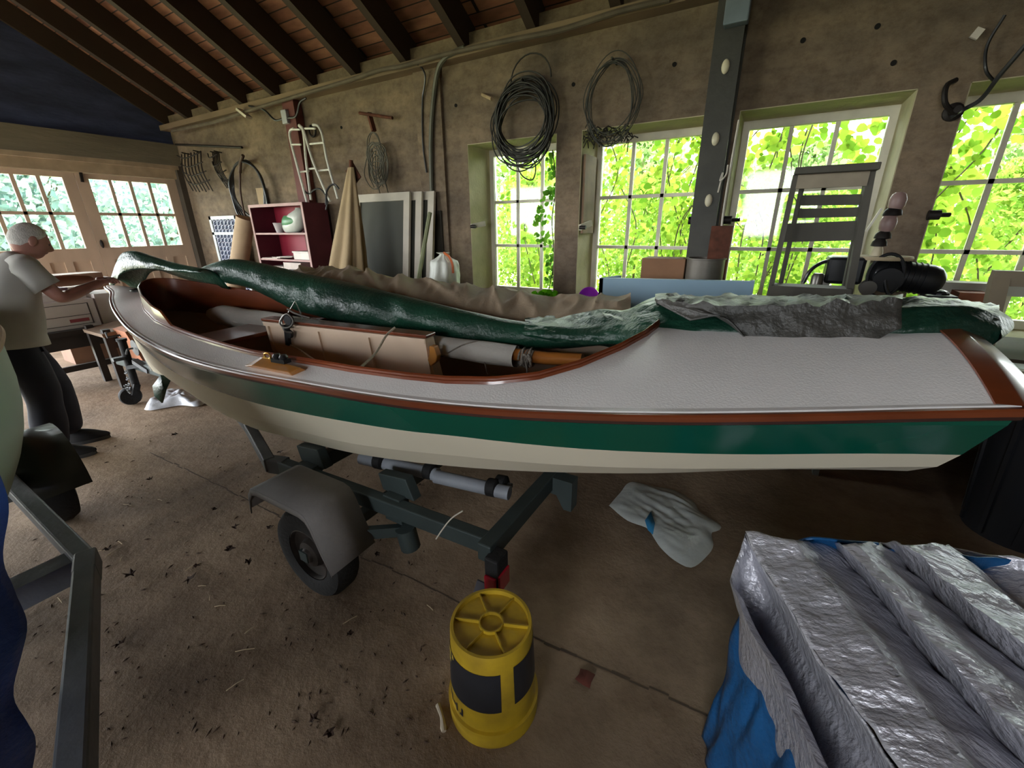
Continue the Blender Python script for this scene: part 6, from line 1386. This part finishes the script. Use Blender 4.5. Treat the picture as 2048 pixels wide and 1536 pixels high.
# shirt lofted around the leaning torso, with short sleeves and a neckline
def loft(rings, n=32):
    m = MB(); P = []
    for c, w, d, ax_t in rings:
        up_ = V(ax_t).normalized(); f = (Fw-up_*Fw.dot(up_)).normalized()
        for k in range(n):
            th = 2*PI*k/n; cx, cy = math.cos(th), math.sin(th); e = .85; P.append(c+Rt*(w*math.copysign(abs(cx)**e, cx))+f*(d*math.copysign(abs(cy)**e, cy)))
    F_ = [(i*n+k, i*n+(k+1) % n, (i+1)*n+(k+1) % n, (i+1)*n+k) for i in range(len(rings)-1) for k in range(n)]
    m.add(P, F_); return m
ln_ = (0, .35, 1)
sm_ = loft([(V((-4.35, .70, .825)), .205, .165, (0, .1, 1)), (V((-4.35, .70, .90)), .200, .166, (0, .15, 1)), (V((-4.35, .725, 1.02)), .190, .168, (0, .25, 1)), (V((-4.348, .755, 1.13)), .192, .155, ln_), (V((-4.345, .795, 1.23)), .198, .135, (0, .5, 1)), (V((-4.343, .84, 1.31)), .190, .108, (0, .7, 1)), (V((-4.342, .88, 1.36)), .140, .085, (0, .8, 1)), (V((-4.34, .905, 1.39)), .075, .066, (0, .8, 1))])
for v in sm_.v: v += V((.010*nz(v*9), .010*nz(v*9+V((3, 1, 2))), 0))
for sh_, el_ in ((shR, elR), (shL, elL)):
    sm_.tube([sh_*1.0+(nkb-sh_)*.35, sh_+V((0, 0, .005)), sh_*.72+el_*.28, sh_*.42+el_*.58], [.088, .080, .074, .078], 18, cap=False)
obj('shirt', sm_, M_shirt, ps, sharp=70, solid=.004)
tv = [pel+V((0, 0, -.09)), hpL, (hpL+knL)/2, knL, (knL+anL)/2, anL+V((0, 0, .0)), hpR, (hpR+knR)/2, knR, (knR+anR)/2, anR]
tm = MB(); tm.add(*skin(tv, [(0, 1), (1, 2), (2, 3), (3, 4), (4, 5), (0, 6), (6, 7), (7, 8), (8, 9), (9, 10)], [.118, .118, .115, .105, .100, .095, .118, .115, .105, .100, .095]))
for v in tm.v:
    v += V((.012*nz(v*7), .012*nz(v*7+V((5, 0, 0))), 0)); v.z = max(v.z, .035)
obj('trousers', tm, M_trou, ps, sharp=80)
def shoe(heel, toe):
    d = (toe-heel).normalized(); sd = d.cross(V((0, 0, 1))); Ls = (toe-heel).length+.03
    def sh2(a, b):
        t = b; th = PI*a*2; w = .036+.014*math.sin(PI*min(1, t*1.05)); w *= (math.sin(PI*min(1, max(0.0, .04+t*.95)))**.28); h = .098-.045*min(1, max(0, t-.25)*1.6)+.010*math.sin(PI*t); h *= (math.sin(PI*min(1, .04+t*.94))**.3)
        return heel-d*.03+d*(Ls*t)+sd*(w*math.cos(th))+V((0, 0, max(.018, .022+h*max(0, math.sin(th)))))
    m = MB(); m.grid(sh2, 20, 18); s_ = obj('shoe', m, M_shoe, ps, sharp=60)
    m = MB(); pts = []
    for k in range(24):
        th = 2*PI*k/24; pts.append(heel-d*.03+d*(Ls*(.5+.5*math.cos(th)))+sd*(.052*math.sin(th)))
    for p_ in pts: p_.z = 0
    m.prism(pts, (0, 0, .026)); obj('sole', m, M_sole, s_, sharp=40)
shoe(V((-4.44, .77, 0)), V((-4.325, 1.0, 0))); shoe(V((-4.20, .62, 0)), V((-4.08, .84, 0)))

# ================================================================ OUTSIDE THE WINDOWS AND DOORS
M_v1 = leafmat('vine_leaf', '#a3bd46', '#567f22', .6); M_v2 = leafmat('shrub_leaf', '#a9bf58', '#61892e', .55); M_v3 = leafmat('tree_leaf', '#acc07e', '#6a8f4e', .5); M_v4 = leafmat('haze_tinted_leaf', '#a3b3a6', '#72918c', .5)  # trees beyond the doors: overexposed haze is mixed into their pale leaf colours
M_stem = mat('vine_stem', '#4d4a2c', rough=.9)
def diamond(m, c, r, nrm, ang):
    nrm = nrm.normalized(); a = V((0, 0, 1)) if abs(nrm.z) < .9 else V((1, 0, 0)); u = nrm.cross(a).normalized(); w = nrm.cross(u); d = u*math.cos(ang)+w*math.sin(ang); e = nrm.cross(d)
    m.add([c-d*r, c+e*(r*.6)+nrm*(.15*r), c+d*r, c-e*(r*.6)+nrm*(.15*r)], [(0, 1, 2, 3)])
R_ = random.Random(99)
vine_lbl = ['broad leaved green vine climbing outside the leftmost window', 'twining green vine with many stems outside the second window', 'green vine framing a bright sky gap outside the third window', 'large leaved green vine outside the rightmost window']
for k in range(4):
    x0 = WIN0+PITCHX*k; m = MB(); st_ = MB()
    nst = (3, 9, 6, 4)[k]
    for i in range(nst):
        xa = x0+R_.uniform(-.05, 1.05); pts = [V((xa+R_.uniform(-.3, .3)*t+.12*math.sin(3*t+i), 4.62+R_.uniform(0, .25), .5+2.1*t)) for t in (0, .25, .5, .75, 1)]
        pp = poly_pts(pts, 24); st_.tube(pp, .006, 5)
        for p in pp:
            for q in range((7, 7, 7, 5)[k]):
                if k == 2 and 1.75 < p.z < 2.2 and x0+.3 < p.x < x0+.72: continue
                leafblade(m, p+V((R_.uniform(-.11, .11), R_.uniform(-.06, .08), R_.uniform(-.09, .09))), R_.uniform(.018, .032)*(1.45 if k in (0, 3) else 1), V((R_.uniform(-.6, .6), -1, R_.uniform(-.3, .9))), R_.uniform(0, 6.28))
    extra = {0: ((.02, .32, 1.6, 2.3, 60),), 1: ((0, 1, 1.7, 2.3, 90),), 2: ((0, .35, 1.7, 2.25, 90), (.7, 1.0, 1.7, 2.3, 80), (.25, .75, 2.12, 2.3, 20)), 3: ((0, .4, 1.3, 2.3, 110), (.3, 1, 2.1, 2.35, 50))}[k]
    for (ua, ub, za, zb2, n_) in extra:
        for q in range(n_): leafblade(m, V((x0+R_.uniform(ua, ub), R_.uniform(4.58, 4.9), R_.uniform(za, zb2))), R_.uniform(.028, .048), V((R_.uniform(-.6, .6), -1, R_.uniform(-.3, .9))), R_.uniform(0, 6.28))
    t = thing('climbing_vine', (x0+.5, 4.7, -.02), vine_lbl[k], 'vine'); o = obj('leaves', m, M_v1, t, smooth=False); o['kind'] = 'stuff'; obj('stem', st_, M_stem, t)
def bush(name, c, rx, ry, h, n, r0, r1, m_, lbl, grp, trunk=True, zlo=0.05, power=.6):
    m = MB()
    for i in range(n):
        th = R_.uniform(0, 6.28); q = R_.random()**power; zz = zlo+(h-zlo)*R_.random(); prof = math.sin(PI*min(1, .18+.80*(zz-zlo)/(h-zlo)))**.6
        clump = .8+.35*nz((c[0]*3+math.cos(th)*2, math.sin(th)*2, zz*2.2))
        p = V((c[0]+rx*q*prof*clump*math.cos(th), c[1]+ry*q*prof*clump*math.sin(th), zz*(.93+.12*clump)))
        diamond(m, p, R_.uniform(r0, r1), V((R_.uniform(-1, 1), R_.uniform(-1, .3), R_.uniform(-.2, 1))), R_.uniform(0, 6.28))
    t = thing(name, (c[0], c[1], -.02), lbl, 'tree' if 'tree' in name else 'shrub', grp); o = obj('foliage', m, m_, t, smooth=False); o['kind'] = 'stuff'
    tk_ = MB(); 
    for j in range(3): tk_.tube(poly_pts([V((c[0]+.1*j-.1, c[1], -.02)), V((c[0]+R_.uniform(-.3, .3), c[1]+R_.uniform(-.2, .2), h*.45)), V((c[0]+R_.uniform(-.6, .6)*rx, c[1]+R_.uniform(-.5, .5)*ry, h*.85))], 10), [.05*(1-.08*q)*min(1, h/4) for q in range(11)], 6)
    obj('trunk', tk_, M_stem, t)
WN = ('leftmost window', 'second window', 'third window behind the stepladder', 'rightmost window')
for i, (x, h) in enumerate(((-3.3, 2.25), (-1.55, 2.15), (.2, 1.95), (2.0, 2.0))):
    bush('shrub', (x, 6.3+.3*math.sin(i*2.1), 0), 1.15, .9, h, 8500, .02, .045, M_v2, 'bushy lime green shrub growing outside the '+WN[i], 'shrubs outside the windows', zlo=.3)
for i, (x, y, h) in enumerate(((-6.0, 10.8, 3.9), (-2.9, 11.2, 3.4), (.3, 11.0, 3.0), (3.5, 10.8, 3.1))):
    bush('tree', (x, y, 0), 2.3, 1.4, h, 6500, .045, .10, M_v3, 'leafy pale green tree standing behind the shrub outside the '+WN[i], 'trees outside the windows', zlo=.4)
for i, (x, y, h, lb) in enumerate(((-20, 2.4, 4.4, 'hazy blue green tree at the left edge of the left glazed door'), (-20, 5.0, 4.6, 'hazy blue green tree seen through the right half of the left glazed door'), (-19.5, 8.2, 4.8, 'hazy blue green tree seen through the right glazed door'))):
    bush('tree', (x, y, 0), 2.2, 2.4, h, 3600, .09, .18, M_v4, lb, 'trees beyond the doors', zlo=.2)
m = MB().prism([(-14.5, .9, 1.5), (-14.5, 2.6, 1.5), (-14.5, 2.0, 2.1), (-14.5, 1.3, 2.1)], (-2.5, 0, 0)); sd_ = thing('white_shed', (-15.7, 1.7, -.02), 'white roofed low shed standing outside the left glazed door', 'shed')
obj('roof', m, mat('white_roof', '#e4e6ea', rough=.5), sd_, smooth=False); obj('wall', MB().bb((-16.9, 1.0, -.02), (-14.6, 2.5, 1.5)), mat('grey_shed_wall', '#9aa4b4', rough=.7), sd_, smooth=False)
